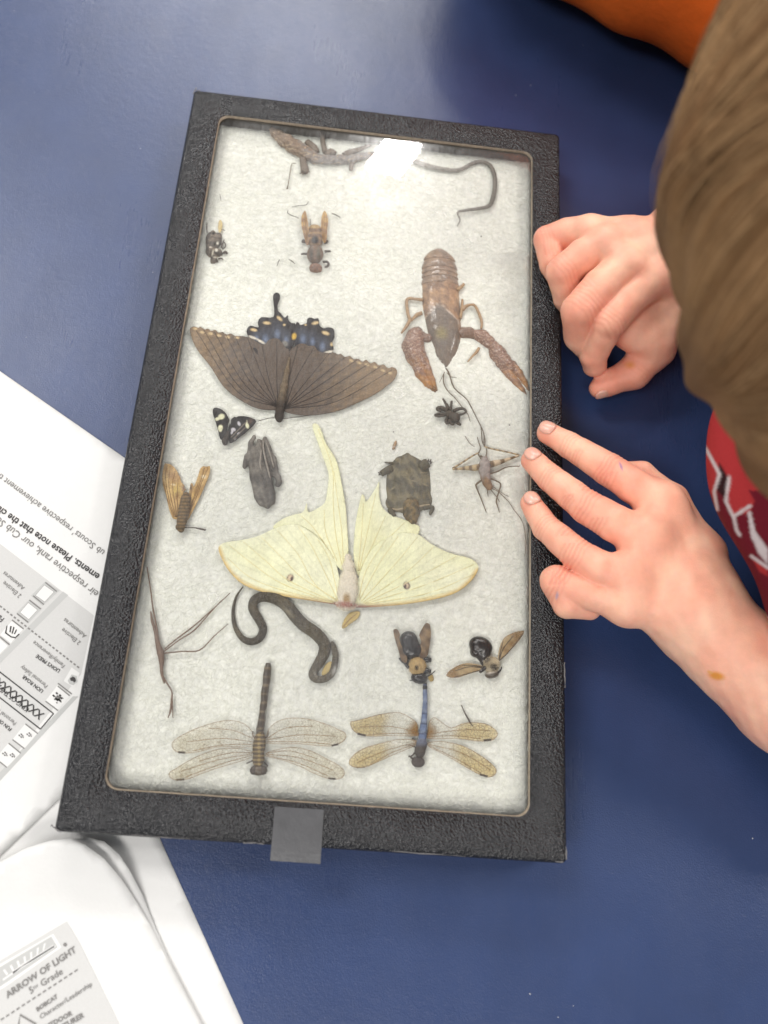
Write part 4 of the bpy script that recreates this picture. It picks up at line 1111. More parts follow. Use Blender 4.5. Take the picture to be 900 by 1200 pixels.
body('head', [E_(*q.one(400, 1050), b - .04 + .02, 7.6, 4.6, .26, 2, .02), E_(*q.one(400, 1085), b - .04, 7.4, 2.6, .2, 2, .02)], .03, t, mw, flatcol(A(140, 108, 90)))
def amber(v): return mixc(A(206, 168, 104), A(150, 104, 58), .5 + bulge(np.c_[v, v[:, :1] * 0], .5, .5, 6) + (v[:, 1] - 262) / 40)
m_amb = pmat('amber_veined_wing', rough=.3, spec=.5, var=(14, .35), alpha=.8, bump=[(16, .5)], **AT)
wing('wing', q([(228, 160), (252, 200), (276, 330), (290, 420), (300, 540), (285, 680), (250, 680), (215, 560), (188, 450), (174, 350), (182, 230)]), t, m_amb, amber, b + .12, .7, .01, [q(v) for v in ([(262, 660), (215, 450), (205, 250)], [(268, 660), (245, 450), (225, 200)], [(272, 600), (262, 400), (245, 260)])], .4, m_veinh)
wing('wing', q([(528, 164), (558, 180), (584, 250), (592, 350), (580, 450), (572, 600), (540, 660), (505, 620), (490, 480), (482, 370), (495, 240)]), t, m_amb, amber, b + .12, .7, .01, [q(v) for v in ([(530, 640), (560, 450), (565, 250)], [(525, 640), (530, 450), (535, 200)], [(515, 600), (505, 400), (515, 260)])], .4, m_veinh)
for pts in ([(260, 835, 1.4), (215, 832, 1.3), (172, 838, 1.0)], [(540, 795, 1.6), (590, 792, 1.5), (632, 790, 1.2)], [(510, 960, 1.5), (570, 955, 1.6), (600, 990, 1.6), (580, 1030, 1.4), (535, 1040, 1.0)], [(245, 650, 1.6), (205, 630, 2.0), (195, 655, 1.4)], [(530, 660, 1.5), (570, 650, 2.0), (580, 625, 1.3)], [(312, 380, .5), (316, 330, .5), (314, 285, .4)]): limb('leg', q(pts), t, m_dark, b)

# ---- little dried bug by the left window edge
q = Z(230, 250, 17.14)
t = pc_thing('dried_beetle', 252, 286, 'tiny crumpled grey beetle close to the upper left window edge', 'beetle')
body('body', [E_(*q.one(310, 560), b - .04, 6.6, 14, .26, 3, .1), E_(*q.one(290, 740), b - .04, 5.4, 9, .24, 0, .1), E_(*q.one(420, 560), b - .08, 5, 11, .2, 0, .1), E_(*q.one(430, 800), b - .06, 6, 5, .22, 0, .1), E_(*q.one(345, 935), b - .04, 3.6, 5, .2, 0, .12)], .025, t, m_dry,
     lambda p, V: spots(mixc(A(92, 86, 80), A(132, 120, 108), .5 + bulge(V, .6, 16, 3)), p, [(*q.one(345, 405), 1.4, 1.4, 0, A(20, 18, 18), .3), (*q.one(420, 885), 4.4, .9, 5, A(226, 218, 200), .4), (*q.one(330, 790), 1.0, 3.5, 10, A(214, 206, 188), .5), (*q.one(405, 740), 1.8, 1.8, 0, A(220, 214, 200), .4), (*q.one(430, 600), 1.4, 1.8, 0, A(224, 218, 204), .5), (*q.one(290, 680), 1.8, .9, 10, A(210, 200, 184), .5)]), disp=lambda p: bulge(p, .02, 20, 4))
wing('wing', q([(480, 130), (515, 160), (525, 240), (510, 340), (470, 390), (440, 330), (440, 230), (455, 160)]), t, m_amb, flatcol(A(212, 190, 134)), b, .7, .01)
for pts in ([(560, 530, .6), (530, 610, .8), (500, 690, .8)], [(545, 560, .5), (590, 630, .7), (570, 690, .7), (520, 720, .7)], [(510, 330, .5), (550, 335, .5), (575, 345, .4)], [(540, 800, 1.4), (590, 780, 1.8), (620, 810, 1.2)], [(440, 920, 1.0), (500, 905, .9), (540, 930, .7)], [(425, 940, .8), (432, 985, .7)], [(215, 190, .5), (212, 300, .6), (220, 400, .5)], [(470, 400, 1), (450, 560, 1), (430, 690, 1)], [(495, 420, 1), (500, 560, .9), (520, 700, .8)]): limb('leg', q(pts), t, m_dry if False else m_dark, b)

# ---- crayfish
qa_, qb_, qc_ = Z(460, 285, 8.18), Z(460, 370, 8.18), Z(540, 370, 10)
t = pc_thing('crayfish', 518, 360, 'brown crayfish with two large claws and its tail towards the top of the case', 'crayfish')
zb = 1.38
def cf_col(p, V):
    n = bulge(V, .5, 7, 12)
    c = mixc(A(178, 142, 108), A(138, 110, 88), .5 + n * 1.2 + bulge(V, .4, 19, 4))
    y = p[:, 1]
    top = np.clip((y - 352) / 8, 0, 1) * (np.abs(p[:, 0] - (514 + (y - 350) * .08)) < np.clip((y - 354) * .95, 0, 21))
    c = c * (1 - .85 * top[:, None]) + np.array(A(106, 96, 86)) * .85 * top[:, None]
    c = spots(c, p, [(*qb_.one(470, 165), 5.5, 6, 0, A(142, 128, 82), .7)])
    ed = np.abs(np.abs(p[:, 0] - (514 + (y - 350) * .08)) - np.clip((y - 354) * .95, 0, 21)) < 1.1
    c = np.where((ed & (y > 354) & (y < 380))[:, None], np.array(A(184, 166, 150)), c)
    r = np.random.default_rng(5); sp = (np.sin(V[:, 0] * 41 + 2 * np.sin(V[:, 1] * 9)) * np.sin(V[:, 1] * 37 + 2 * np.sin(V[:, 0] * 11)) > .62)
    return np.where((sp & (y > 334))[:, None], c * 1.22, c)
m_cf = pmat('crayfish_shell', rough=.3, spec=.5, var=(10, .22, 8.0), bump=[(9, .5), (26, .4)], coat=.4, **AT)
# tail segments, each tucked under the one behind it
segs = [(58, 118, 30, 92), (100, 192, 92, 148), (172, 275, 138, 163), (262, 318, 158, 166), (305, 362, 160, 168), (350, 425, 164, 170)]
for i, (y0, y1, w0, w1) in enumerate(segs):
    ys = np.linspace(y0, y1, 8); pts = []
    for k, yy in enumerate(ys):
        u = k / 7; wd = (w0 + (w1 - w0) * math.sin(u * PI / 2)) * (.95 + .05 * min(1, u * 1.25)) * (1.0 if u < .9 or i == 0 else .985)
        pts.append((440 + (yy - 60) * .035, yy, wd / 8.18 * 1.10))
    V, F = ptube(qa_(pts), zb, n=28, sub=2, flat=.58); V[:, 2] = press(V[:, 2]); pv = unP(V)
    u = (pv[:, 1] - pv[:, 1].min()) / (np.ptp(pv[:, 1]) + 1e-6)
    c = mixc(A(130, 108, 90), A(160, 132, 106), .5 + bulge(V, .6, 8, i)); 
    c = mixc(c, A(196, 172, 154), (u - .86) * 9) if False else c * (1 - np.clip((u - .86) * 9, 0, 1)[:, None] * .7) + np.array(A(198, 172, 152)) * np.clip((u - .86) * 9, 0, 1)[:, None] * .7
    if i == 0: c = np.tile(np.array(A(160, 132, 116)), (len(V), 1))
    mesh('tail_segment', V, F, m_cf, t, col=c)
ax = [(455, 400, 166), (457, 460, 166), (460, 540, 168), (466, 640, 170), (478, 720, 164), (484, 790, 160)]
pr_ = []
A2 = [(a[0] / 8.18 + 460, a[1] / 8.18 + 285, a[2] / 8.18 * 1.09) for a in ax] + [(460 + x / 8.18, 370 + y / 8.18, w_ / 8.18 * 1.08) for x, y, w_ in ((497, 170, 156), (505, 250, 138), (505, 320, 118), (502, 390, 92), (505, 450, 66), (508, 500, 40), (508, 530, 22))]
V, F = ptube(A2, zb, n=40, sub=4, flat=.58)
V[:, 2] += bulge(V, .02, 14, 4)
pvv = unP(V); V[:, 2] -= .1 * np.exp(-((pvv[:, 0] - (514 + (pvv[:, 1] - 350) * .06)) / 1.6) ** 2) * (pvv[:, 1] < 358) * (V[:, 2] > zb)
V[:, 2] = press(V[:, 2])
mesh('carapace', V, F, m_cf, t, col=cf_col(pvv, V))
def claw_col(x0, y0, x1, y1):
    def f(p, V):
        d = np.array([x1 - x0, y1 - y0]); u = ((p - (x0, y0)) @ d) / (d @ d)
        c = mixc(mixc(A(116, 86, 78), A(142, 112, 96), .5 + bulge(V, .9, 12, 7)), A(176, 122, 66), np.clip(u * 1.6 - .45, 0, 1))if False else mixc(A(138, 104, 86), A(180, 130, 76), u * 1.6 - .55 + bulge(V, .3, 12, 7)); c = c * (1 - np.clip((u - .88) * 8, 0, .5))[:, None]
        sp = np.sin(V[:, 0] * 38 + 2 * np.sin(V[:, 1] * 13)) * np.sin(V[:, 1] * 44 + 2 * np.sin(V[:, 0] * 17)) > .6
        return np.where((sp & (u < .6))[:, None], np.array(A(196, 168, 148)), c)
    return f
zk = 1.48
def claw(name, prims, cf): return body(name, prims, .035, t, m_cf, cf, disp=lambda p: bulge(p, .012, 26, 3))
la = qb_.one(190, 200); lb = qb_.one(405, 720)
o = claw('claw', chain(qb_([(215, 200, 10.5), (195, 300, 12.8), (225, 400, 12.0), (270, 480, 9)]), .15, zk) + chain(qb_([(225, 430, 8.5), (270, 560, 6.8), (340, 660, 4.6), (405, 728, 1.6)]), .1, zk) + chain(qb_([(280, 400, 6), (295, 480, 5.6)]), .1, zk), claw_col(*la, *lb))
body('claw_finger', chain(qb_([(300, 420, 5.6), (330, 520, 5.4), (375, 620, 4.2), (422, 712, 1.4)]), .08, zk + .05), .03, o, m_cf, claw_col(*la, *lb))
ra = qc_.one(400, 380); rb_ = qc_.one(780, 900)
o = claw('claw', chain(qc_([(385, 370, 7.5), (430, 450, 9.6), (500, 550, 9.4), (560, 610, 7.5)]), .15, zk) + chain(qc_([(600, 580, 5.5), (680, 680, 4.8), (745, 780, 3.6), (797, 872, 1.3)]), .08, zk), claw_col(*ra, *rb_))
body('claw_finger', chain(qc_([(500, 620, 5.2), (570, 700, 5.2), (650, 790, 4.6), (720, 870, 3.0), (762, 918, 1.2)]), .08, zk), .03, o, m_cf, claw_col(*ra, *rb_))
ac = flatcol(A(128, 102, 86))
claw('claw_arm', chain(qb_([(330, 225, 6.5), (270, 215, 6.5), (230, 175, 8.5)]), .1, zk - .05), ac)
claw('claw_arm', chain(qc_([(20, 210, 7.5), (100, 210, 7), (150, 230, 6.2)]), .1, zk - .05), ac)
claw('claw_arm', chain(qc_([(175, 225, 6.2), (250, 250, 8.2), (330, 320, 7.6), (370, 360, 5.4)]), .1, zk), claw_col(*qc_.one(0, 100), *rb_))
for pts in (qa_([(290, 545, 2.2), (220, 535, 1.9), (150, 532, 2.0), (135, 580, 2.0), (150, 690, 2.0), (165, 735, 2.2), (130, 800, 2.0), (85, 862, 1.2)]), qa_([(280, 670, 2.8), (230, 690, 2.4), (180, 745, 1.4)]), qa_([(670, 640, 2.6), (695, 610, 2.4), (740, 592, 1.6), (790, 600, 1.8), (835, 690, 1.9), (855, 760, 1.7), (850, 820, 1.4)]), qa_([(620, 450, 2.4), (650, 425, 2.4), (685, 392, 1.8)]), qb_([(830, 310, 1.8), (800, 355, 1.8), (760, 395, 1.2), (720, 442, .8)]), qa_([(650, 720, 2.0), (665, 620, 1.8), (670, 540, 1.4)])):
    limb('leg', pts, t, m_tan, ZS)
limb('antenna', qb_([(510, 500, .9), (545, 560, .9), (590, 690, .8), (700, 790, .7)]) + [(550.7, 474, .7), (558.7, 490, .65), (566.7, 507, .6), (567, 519, .5)], t, m_thread, ZS + .05)
limb('antenna', qb_([(490, 560, .7), (490, 640, .7), (525, 715, .65), (600, 790, .6)]) + [(540, 475, .55), (548, 485, .5), (551, 494, .4)], t, m_thread, ZS + .05)
limb('antenna', qb_([(500, 540, .5), (470, 600, .4), (450, 640, .3)]), t, m_thread, ZS + .05)
limb('antenna', qb_([(520, 545, .5), (560, 585, .4), (615, 595, .3)]), t, m_thread, ZS + .05)

# ---- turtle
q = Z(435, 530, 11.25)
t = pc_thing('baby_turtle', 478, 575, 'small dull olive turtle with ridged shell and head pointing at the pale moth', 'turtle')
m_tur = pmat('turtle_shell', rough=.6, spec=.35, var=(6, .2), bump=[(8, .7), (22, .5)], **AT)
tc = q.one(485, 440)
def tur_disp(p):
    v = unP(p); u = (v[:, 0] - tc[0]) / 28; w_ = (v[:, 1] - tc[1]) / 30
    return -(.10 * np.exp(-(u / .14) ** 2) + .014 * np.sin(np.hypot(u, w_) * 24) + .04 * np.exp(-((np.abs(u) - .5) / .09) ** 2)) + bulge(p, .006, 18, 4)
zt = ZS - .12
out_ = chain(q([(470, 210, 17), (485, 330, 22.5), (490, 500, 23), (495, 600, 20)]), .3, zt) + [C_(q([(320, 260, 8)])[0], q([(300, 660, 7)])[0], .3, zt), C_(q([(670, 260, 8)])[0], q([(680, 630, 8)])[0], .3, zt), C_(q([(270, 690, 6)])[0], q([(720, 650, 6)])[0], .3, zt), C_(q([(450, 180, 5)])[0], q([(449, 125, 2)])[0], .2, zt)]
def tur_col(p, V):
    n = bulge(V, .6, 9, 21); c = mixc(A(128, 118, 92), A(92, 86, 70), .5 + n)
    u = np.abs(p[:, 0] - tc[0]); c = c * (1 + .12 * np.exp(-(u / 5) ** 2))[:, None]
    for x, y, rx, ry, an in ((280, 478, 3.2, .9, -35), (715, 428, 3, .9, 20), (540, 372, 5, .7, 12), (690, 268, 4, .7, 0)):
        pp = q.one(x, y); c = spots(c, p, [(pp[0], pp[1], rx, ry, an, A(150, 138, 110), .6)])
    return c
body('shell', out_, .04, t, m_tur, tur_col, tur_disp, flat=(zt, .24))
limb('shell_rim', q([(262, 745, 1.2, .0), (350, 757, 1.4), (450, 738, 1.5), (560, 722, 1.5), (680, 706, 1.4), (775, 692, 1.2)]), t, pmat('pale_rim', A(162, 146, 118), rough=.6), zt + .10)
body('head', chain(q([(520, 700, 9.5), (530, 800, 9.5), (540, 880, 6.5), (545, 930, 2.4)]), .1, zt + .06), .035, t, m_dry, lambda p, V: mixc(A(96, 84, 58), A(140, 118, 80), .5 + bulge(V, .7, 14, 2)), disp=lambda p: bulge(p, .015, 20, 1))
for nm, pts in (('leg', [(240, 745, 3.2), (270, 790, 3.6), (305, 845, 2.6)]), ('leg', [(690, 735, 3.0), (780, 725, 2.6), (812, 735, 2.4), (790, 785, 2.2), (775, 825, 1.4)]), ('leg', [(270, 210, 5.0), (200, 245, 4.6), (130, 285, 3.6)]), ('leg', [(660, 220, 5.5), (700, 170, 6.4), (735, 140, 6.0)]), ('tail', [(360, 160, 2.4), (280, 145, 1.8), (178, 134, .7)])):
    limb(nm, q(pts), t, pmat('turtle_skin', A(92, 84, 64), rough=.7, var=(8, .2), bump=[(12, .8)]) if nm == 'leg' and len(pts) == 3 and pts[0][0] == 240 else bpy.data.materials['turtle_skin'], zt + .08, n=8)
for pts in ([(110, 280, .9), (92, 262, .5)], [(120, 290, .9), (95, 300, .5)], [(130, 275, .9), (135, 245, .5)], [(690, 130, 1), (684, 100, .5)], [(720, 120, 1), (722, 88, .5)], [(750, 120, 1), (756, 86, .5)], [(775, 130, 1), (790, 92, .5)], [(780, 150, 1), (800, 128, .5)]): limb('claw', q(pts), t, m_dark, zt + .12, sub=2)

# ---- bat
q = Z(275, 505, 12.63)
t = pc_thing('dried_bat', 307, 553, 'wrinkled dark grey bat with folded wings lying beside the spotted moth', 'bat')
bz = ZS + .02
def bat_col(p, V): return mixc(A(132, 126, 118), A(98, 93, 88), .5 + bulge(V, .5, 4, 5) + .2 * np.sin((p[:, 0] * .95 + p[:, 1] * -.22) * .9))
bp_ = chain(q([(375, 160, 3.4), (350, 300, 8), (330, 480, 10.5), (370, 650, 11.5), (420, 800, 11.5), (450, 950, 12.0), (470, 1030, 9.5)]), .12, bz) + chain(q([(275, 95, 2.6), (245, 200, 3.2), (210, 380, 4.6), (160, 520, 3.2)]), .06, bz) + chain(q([(440, 125, 2.8), (490, 250, 4.2), (540, 400, 5.0), (580, 560, 4.2), (615, 625, 2.4)]), .05, bz) + chain(q([(560, 640, 3.2), (640, 690, 3.8), (655, 750, 3.6), (625, 800, 2.8)]), .06, bz) + chain(q([(430, 300, 2.8), (470, 480, 3.0), (510, 640, 3.0), (530, 780, 3.0)]), .04, bz + .08) + chain(q([(350, 420, 2.2), (380, 560, 2.2), (440, 690, 2.0)]), .04, bz + .12)
body('body', bp_, .035, t, m_dry, bat_col, disp=lambda p: bulge(p, .006, 3, 8) + .032 * np.sin(p @ np.array([15., 4., 0]) + bulge(p, 2.5, 1.1, 2)), flat=(bz, .7))
body('head', [E_(*q.one(460, 985), bz + .04, 11, 11, .26, 20), E_(*q.one(380, 960), bz, 4, 5, .2)], .035, t, m_dry, bat_col, disp=lambda p: bulge(p, .02, 18, 8))

for pts in ([(300, 250, 1.0, .10), (270, 400, 1.2, .16), (230, 560, 1.0, .12)], [(385, 180, 1.0, .14), (390, 330, 1.3, .24), (375, 480, 1.3, .28), (400, 640, 1.1, .28)], [(420, 140, 1.0, .08), (430, 300, 1.2, .22), (470, 480, 1.3, .26), (510, 640, 1.2, .22), (530, 760, .9, .18)], [(470, 180, 1.0, .10), (530, 360, 1.2, .16), (580, 540, 1.0, .12)]): limb('wing_bone', q(pts), t, bpy.data.materials.get('bat_bone') or pmat('bat_bone', A(146, 138, 128), rough=.7, var=(8, .2)), bz, flat=.7)

# ---- spider
q = Z(500, 460, 15)
t = pc_thing('spider', 527, 484, 'small dark spider with curled legs below the crayfish', 'spider')
m_sp = pmat('spider_brown', A(76, 66, 54), rough=.6, var=(10, .25), bump=[(16, .6)])
body('body', [E_(*q.one(400, 385), bz, 5.4, 5.0, .2, 0, .08), E_(*q.one(500, 440), bz, 6.2, 6, .24, -25, .08)], .025, t, m_sp)
for pts in ([(360, 330, 2.4), (290, 285, 3.0), (215, 270, 2.6), (190, 300, 2.0), (260, 330, 1.6)], [(340, 385, 1.8), (250, 370, 1.4), (170, 385, 1.5), (150, 405, 1.5), (220, 415, 1.6), (320, 400, 1.5)], [(365, 330, 1.6), (350, 230, 1.5), (310, 150, 1.5), (283, 108, 1.0)], [(410, 300, 1.6), (380, 250, 1.3), (355, 195, 1.0)], [(415, 320, 1.6), (430, 240, 1.6), (440, 150, 1.4)], [(470, 330, 2.2), (550, 290, 2.2), (640, 285, 1.8), (690, 325, 1.6), (660, 365, 1.4), (560, 400, 1.3)], [(360, 430, 1.6), (335, 500, 1.5), (355, 545, 1.5), (385, 530, 1.3), (385, 470, 1.2)], [(410, 470, 1.5), (425, 540, 1.5), (460, 565, 1.5), (480, 530, 1.3)], [(530, 480, 1.6), (560, 530, 1.6), (592, 565, 1.4), (560, 560, 1.2), (500, 520, 1.2)]): limb('leg', q(pts), t, m_sp, bz)

# ---- cave cricket
q = Z(520, 500, 9)
t = pc_thing('cave_cricket', 568, 552, 'pale humpbacked cricket with long banded hind legs next to the fingertips', 'cricket')
m_band = pmat('banded_leg', rough=.5, var=(8, .1), **AT)
body('body', chain(q([(430, 350, 4.2), (432, 400, 6.6), (430, 460, 6.8), (440, 530, 5.6), (455, 590, 4.8), (480, 635, 4.2)]), .08, ZS + .05), .03, t, m_dry, lambda p, V: mixc(A(168, 156, 150), A(150, 122, 96), (p[:, 1] - 556) / 8 + bulge(V, .4, 14, 1)))
def banded(name, pts, c1, c2, f):
    V, F = ptube(q(pts), ZS + .02, n=8, sub=6); pv = unP(V); d = np.hypot(pv[:, 0] - q.one(*pts[0][:2])[0], pv[:, 1] - q.one(*pts[0][:2])[1])
    return mesh(name, V, F, m_band, t, col=mixc(c1, c2, np.sin(d * f) * 2))
dk, lt = A(112, 90, 62), A(188, 166, 128)
banded('leg', [(375, 425, 4.0), (310, 435, 3.8), (240, 438, 2.6), (160, 445, 1.5), (95, 446, 1.6)], lt, dk, .75); banded('leg', [(95, 440, 1.4), (160, 400, 1.1), (230, 355, 1.1), (300, 310, 1.0), (368, 274, .9)], lt, dk, .9)
banded('leg', [(485, 400, 4.2), (540, 385, 3.8), (600, 370, 3.0), (690, 340, 1.8), (792, 304, 1.4)], A(206, 186, 156), dk, .5); banded('leg', [(796, 300, 1.3), (720, 280, 1.0), (610, 255, 1.0), (500, 232, 1.0), (430, 210, .9)], lt, dk, .9)
for pts in ([(368, 274, .9), (388, 225, .7), (368, 160, .6), (355, 110, .5)], [(430, 208, .8), (405, 150, .7), (400, 80, .6), (392, 0, .5)], [(430, 205, .7), (436, 140, .6), (420, 60, .5), (395, 10, .4)], [(490, 495, 1.0), (560, 475, .9), (640, 435, .8), (700, 420, .7), (800, 416, .6)], [(400, 565, 1.2), (345, 605, 1.1), (345, 640, .9), (390, 750, .7), (450, 905, .5)], [(495, 550, .9), (560, 575, .9), (600, 608, .9), (580, 690, .8), (555, 780, .8), (572, 850, .6), (588, 905, .4)], [(460, 640, .5), (462, 690, .5), (468, 735, .4)], [(400, 350, .9), (375, 310, .8), (360, 280, .7)], [(440, 330, .8), (452, 280, .7), (452, 230, .6)], [(415, 330, 1.6), (400, 315, 1.2), (385, 305, .8)], [(440, 330, 1.6), (455, 322, 1.2)]): limb('leg', q(pts), t, m_thread, ZS + .02)
limb('antenna', q([(490, 660, .5), (550, 730, .4), (590, 795, .3)]), t, m_thread, ZS)
limb('antenna', q([(505, 650, .5), (580, 690, .45), (690, 800, .4)]) + [(602.6, 598, .4), (612, 611, .35), (616, 631, .35), (615, 652, .3)], t, m_thread, ZS)
limb('antenna', q([(515, 630, .4), (600, 690, .35), (685, 742, .3)]), t, m_thread, ZS)
limb('antenna', [(545, 511, .4), (551, 520, .4), (556, 523.5, .3)], t, m_thread, ZS)

# ---- stick insect
q = Z(150, 530, 3.4615)
t = pc_thing('stick_insect', 188, 755, 'thin brown stick insect with three long legs reaching right near the lower left', 'stick insect')
m_st = pmat('stick_brown', A(122, 98, 82), rough=.6, var=(8, .2), bump=[(14, .5)])
V, F = join([ptube(q([(92, 645, .8), (103, 700, 1.4), (113, 740, 1.9), (122, 780, 3.0), (131, 810, 4.2), (136, 840, 3.6), (136, 870, 2.2), (138, 900, 1.8), (148, 938, 1.0)]), ZS + .04, n=10)]); mesh('body', V, F, m_st, t)
for pts in ([(77, 465, .6), (92, 560, .8), (100, 625, .9), (112, 690, 1.2), (126, 780, 1.4)], [(148, 798, .8), (200, 755, .8), (270, 702, .8), (340, 640, .6), (415, 570, .5)], [(146, 808, .8), (210, 760, .8), (268, 722, .8), (330, 655, .6), (378, 602, .4)], [(146, 815, .8), (220, 808, .8), (290, 803, .8), (350, 745, .6), (405, 697, .4)], [(140, 905, .9), (160, 940, .9), (178, 972, .9), (176, 1010, 1.0), (172, 1050, 1.2), (162, 1078, .7)], [(178, 975, .8), (180, 1030, .8), (182, 1078, .5)], [(92, 648, .9), (97, 690, 1.0), (110, 720, 1.0)]): limb('leg', q(pts), t, m_st, ZS + .03)

# ---- snake
t = pc_thing('small_snake', 345, 745, 'small olive brown snake in an S bend under the pale moth', 'snake')
m_sn = pmat('snake_skin', rough=.36, spec=.5, var=(7, .22, 6.0), bump=[(16, .9, 'vor'), (4, .5)], **AT)
sn = q([(467, 545, .9), (452, 565, 1.3), (438, 590, 1.7), (428, 630, 2.2), (427, 665, 2.6), (434, 705, 3.2), (455, 745, 4.0), (480, 764, 4.7), (507, 768, 5.2), (535, 752, 5.6), (548, 718, 5.9), (535, 685, 6.1), (518, 658, 6.3), (506, 628, 6.6), (515, 600, 7.0), (545, 586, 7.4), (580, 589, 7.8), (615, 602, 8.2), (648, 626, 8.6), (676, 662, 8.8), (712, 700, 8.8), (760, 733, 8.8), (795, 775, 8.6), (795, 815, 8.2), (776, 852, 7.4), (755, 885, 6.4), (750, 908, 5.8), (770, 922, 5.2), (800, 918, 5.0), (825, 898, 4.8), (838, 862, 4.6), (842, 825, 4.6), (836, 795, 4.2), (829, 775, 3.2), (826, 767, 1.5)])
sn = [(a, b_, r_ * .84) for a, b_, r_ in sn]
V, F = ptube(sn, ZS - .02, n=18, sub=5, flat=.8); V[:, 2] = press(V[:, 2])
n = len(V); pv = unP(V); c = mixc(A(92, 82, 62), A(72, 64, 52), .5 + bulge(V, .6, 5, 3)); zrel = (V[:, 2] - V[:, 2].min()) / np.ptp(V[:, 2])
pp = q.one(640, 640); c = spots(c, pv, [(pp[0] + 2, pp[1] + 2, 9, 2.4, 40, A(136, 126, 104), .6), (*q.one(838, 885), 2.5, 5, 20, A(176, 172, 164), .6), (*q.one(760, 900), 1.6, 4, -30, A(160, 154, 140), .6)])
mesh('body', V, F, m_sn, t, col=c)

# ---- salamander
q = Z(305, 140, 6.43)
t = pc_thing('dried_salamander', 400, 185, 'shrivelled grey brown salamander along the top of the case with a hooked tail', 'salamander')
m_sal = pmat('salamander_skin', rough=.5, spec=.4, var=(6, .2), bump=[(6, .8), (20, .5)], **AT)
zq = ZS + .02
sp_ = chain(q([(92, 85, 4.0), (130, 115, 6.6), (190, 160, 8.6), (260, 205, 9.2), (330, 245, 8.2), (400, 290, 6.6), (500, 305, 5.8), (600, 305, 5.8), (700, 300, 5.2), (790, 275, 3.8), (880, 262, 4.0)]), .15, zq)
def sal_col(p, V):
    c = mixc(A(142, 124, 108), A(142, 136, 132), (p[:, 0] - 350) / 25 + bulge(V, .5, 10, 2)); s_ = bulge(V, 1, 9, 6)
    return np.where((np.abs(s_) < .08)[:, None], np.array(A(192, 172, 146)), c)
body('body', sp_, .04, t, m_sal, sal_col, disp=lambda p: bulge(p, .03, 12, 3), flat=(zq, .6))
for pts in ([(320, 290, 4), (325, 330, 4), (335, 375, 5), (330, 400, 4.5)], [(420, 250, 4.5), (400, 210, 5), (350, 165, 4)], [(490, 250, 3.5), (475, 190, 3.0), (465, 110, 2.4)], [(560, 260, 4), (530, 240, 4), (500, 270, 3.5)], [(690, 330, 3), (685, 360, 2.6), (680, 385, 2)], [(630, 270, 4), (680, 245, 4), (750, 225, 3), (830, 190, 2)]): limb('leg', q(pts), t, bpy.data.materials.get('salamander_limb') or pmat('salamander_limb', A(122, 110, 98), rough=.7, var=(8, .2), bump=[(12, .8)]), zq, n=8, flat=.6)
for pts in ([(335, 370, 1.4), (310, 400, 1.0), (296, 408, .5)], [(335, 375, 1.4), (325, 405, 1.0), (318, 418, .5)], [(340, 375, 1.4), (345, 400, 1.0), (348, 412, .5)], [(345, 370, 1.2), (362, 388, .9), (372, 398, .5)], [(465, 118, 1.2), (455, 100, .8), (448, 92, .4)], [(466, 115, 1.2), (470, 95, .8), (472, 86, .4)]): limb('toe', q(pts), t, bpy.data.materials['salamander_limb'], zq)
q2 = Z(410, 90, 3.4615)
tl = q2([(130, 300, 3.6), (220, 330, 3.2), (330, 365, 2.8), (400, 378, 2.5), (450, 376, 2.3), (500, 350, 2.2), (540, 345, 2.2), (570, 362, 2.5), (586, 400, 2.7), (588, 450, 2.8), (578, 500, 2.6), (562, 525, 2.4), (530, 533, 2.0), (480, 540, 1.8), (440, 548, 1.3), (440, 565, .9), (447, 580, .8), (436, 606, .5)])
V, F = ptube(tl, zq - .02, n=12, sub=4, flat=.8); mesh('tail', V, F, m_sal, t, col=mixc(A(168, 162, 154), A(112, 106, 96), (V[:, 0] - V[:, 0].min()) / np.ptp(V[:, 0]) * 1.6 - .6))

# ---- scraps lying in the cotton
def scrap(name, label, cat, pts, mat, z=ZS, flat=1.0):
    V, F = ptube(pts, z, n=6, flat=flat); return mesh(name, V, F, mat, label=label, cat=cat)
scrap('seed_husk', 'tiny pale brown husk above the little turtle', 'husk', [(464, 516.5, .7), (463.5, 519, 1.7), (462, 523, 2.0), (460.5, 526.5, 1.2)], m_tan, flat=.6)
scrap('twig', 'short dark twig above the right wing of the blue dragonfly', 'twig', [(540.5, 826, .5), (545, 836, .8), (550, 845, 1.1), (554, 851, .6)], m_dark)
qz = Z(180, 720, 3.75)
V, F, _ = sheet(qz([(738, 262), (752, 225), (772, 208), (790, 212), (786, 240), (768, 258), (750, 270)]), lambda v: np.full(len(v), ZS - .06), 1.5, None, .01)
mesh('wing_scrap', V, F, m_anten, label='yellowish scrap of wing inside the loop of the snake head', cat='wing scrap')
qs = Z(305, 140, 6.43)
scrap('broken_leg', 'bent thread thin leg under the salamander', 'insect leg', qs([(270, 332, .4), (238, 335, .5), (225, 400, .5), (210, 490, .5), (203, 522, .9)]), m_thread)
G_ = 'loose insect bits scattered on the cotton'
qw = Z(190, 90, 3.75)
for pts, lab in (([(570, 573, .3), (600, 566, .4), (632, 563, .4), (645, 547, .3)], 'hair thin bit just above the left wing of the wasp'), ([(553, 585, .3), (555, 602, .4), (600, 621, .4)], 'angled thin bit left of the wasp wings'), ([(745, 600, .5), (765, 608, .7), (783, 618, .4)], 'short dark splinter right of the wasp wings'), ([(516, 803, .4), (510, 815, .5), (504, 832, .3)], 'small dark splinter left of the wasp head'), ([(556, 802, .3), (570, 810, .6), (584, 822, .4)], 'thin dark splinter just left of the wasp head'), ([(253, 515, .3), (256, 530, .4), (259, 545, .3)], 'faint short bit above the tiny beetle')):
    o = scrap('insect_bit', lab, 'insect bit', qw(pts), m_dark); o['group'] = G_
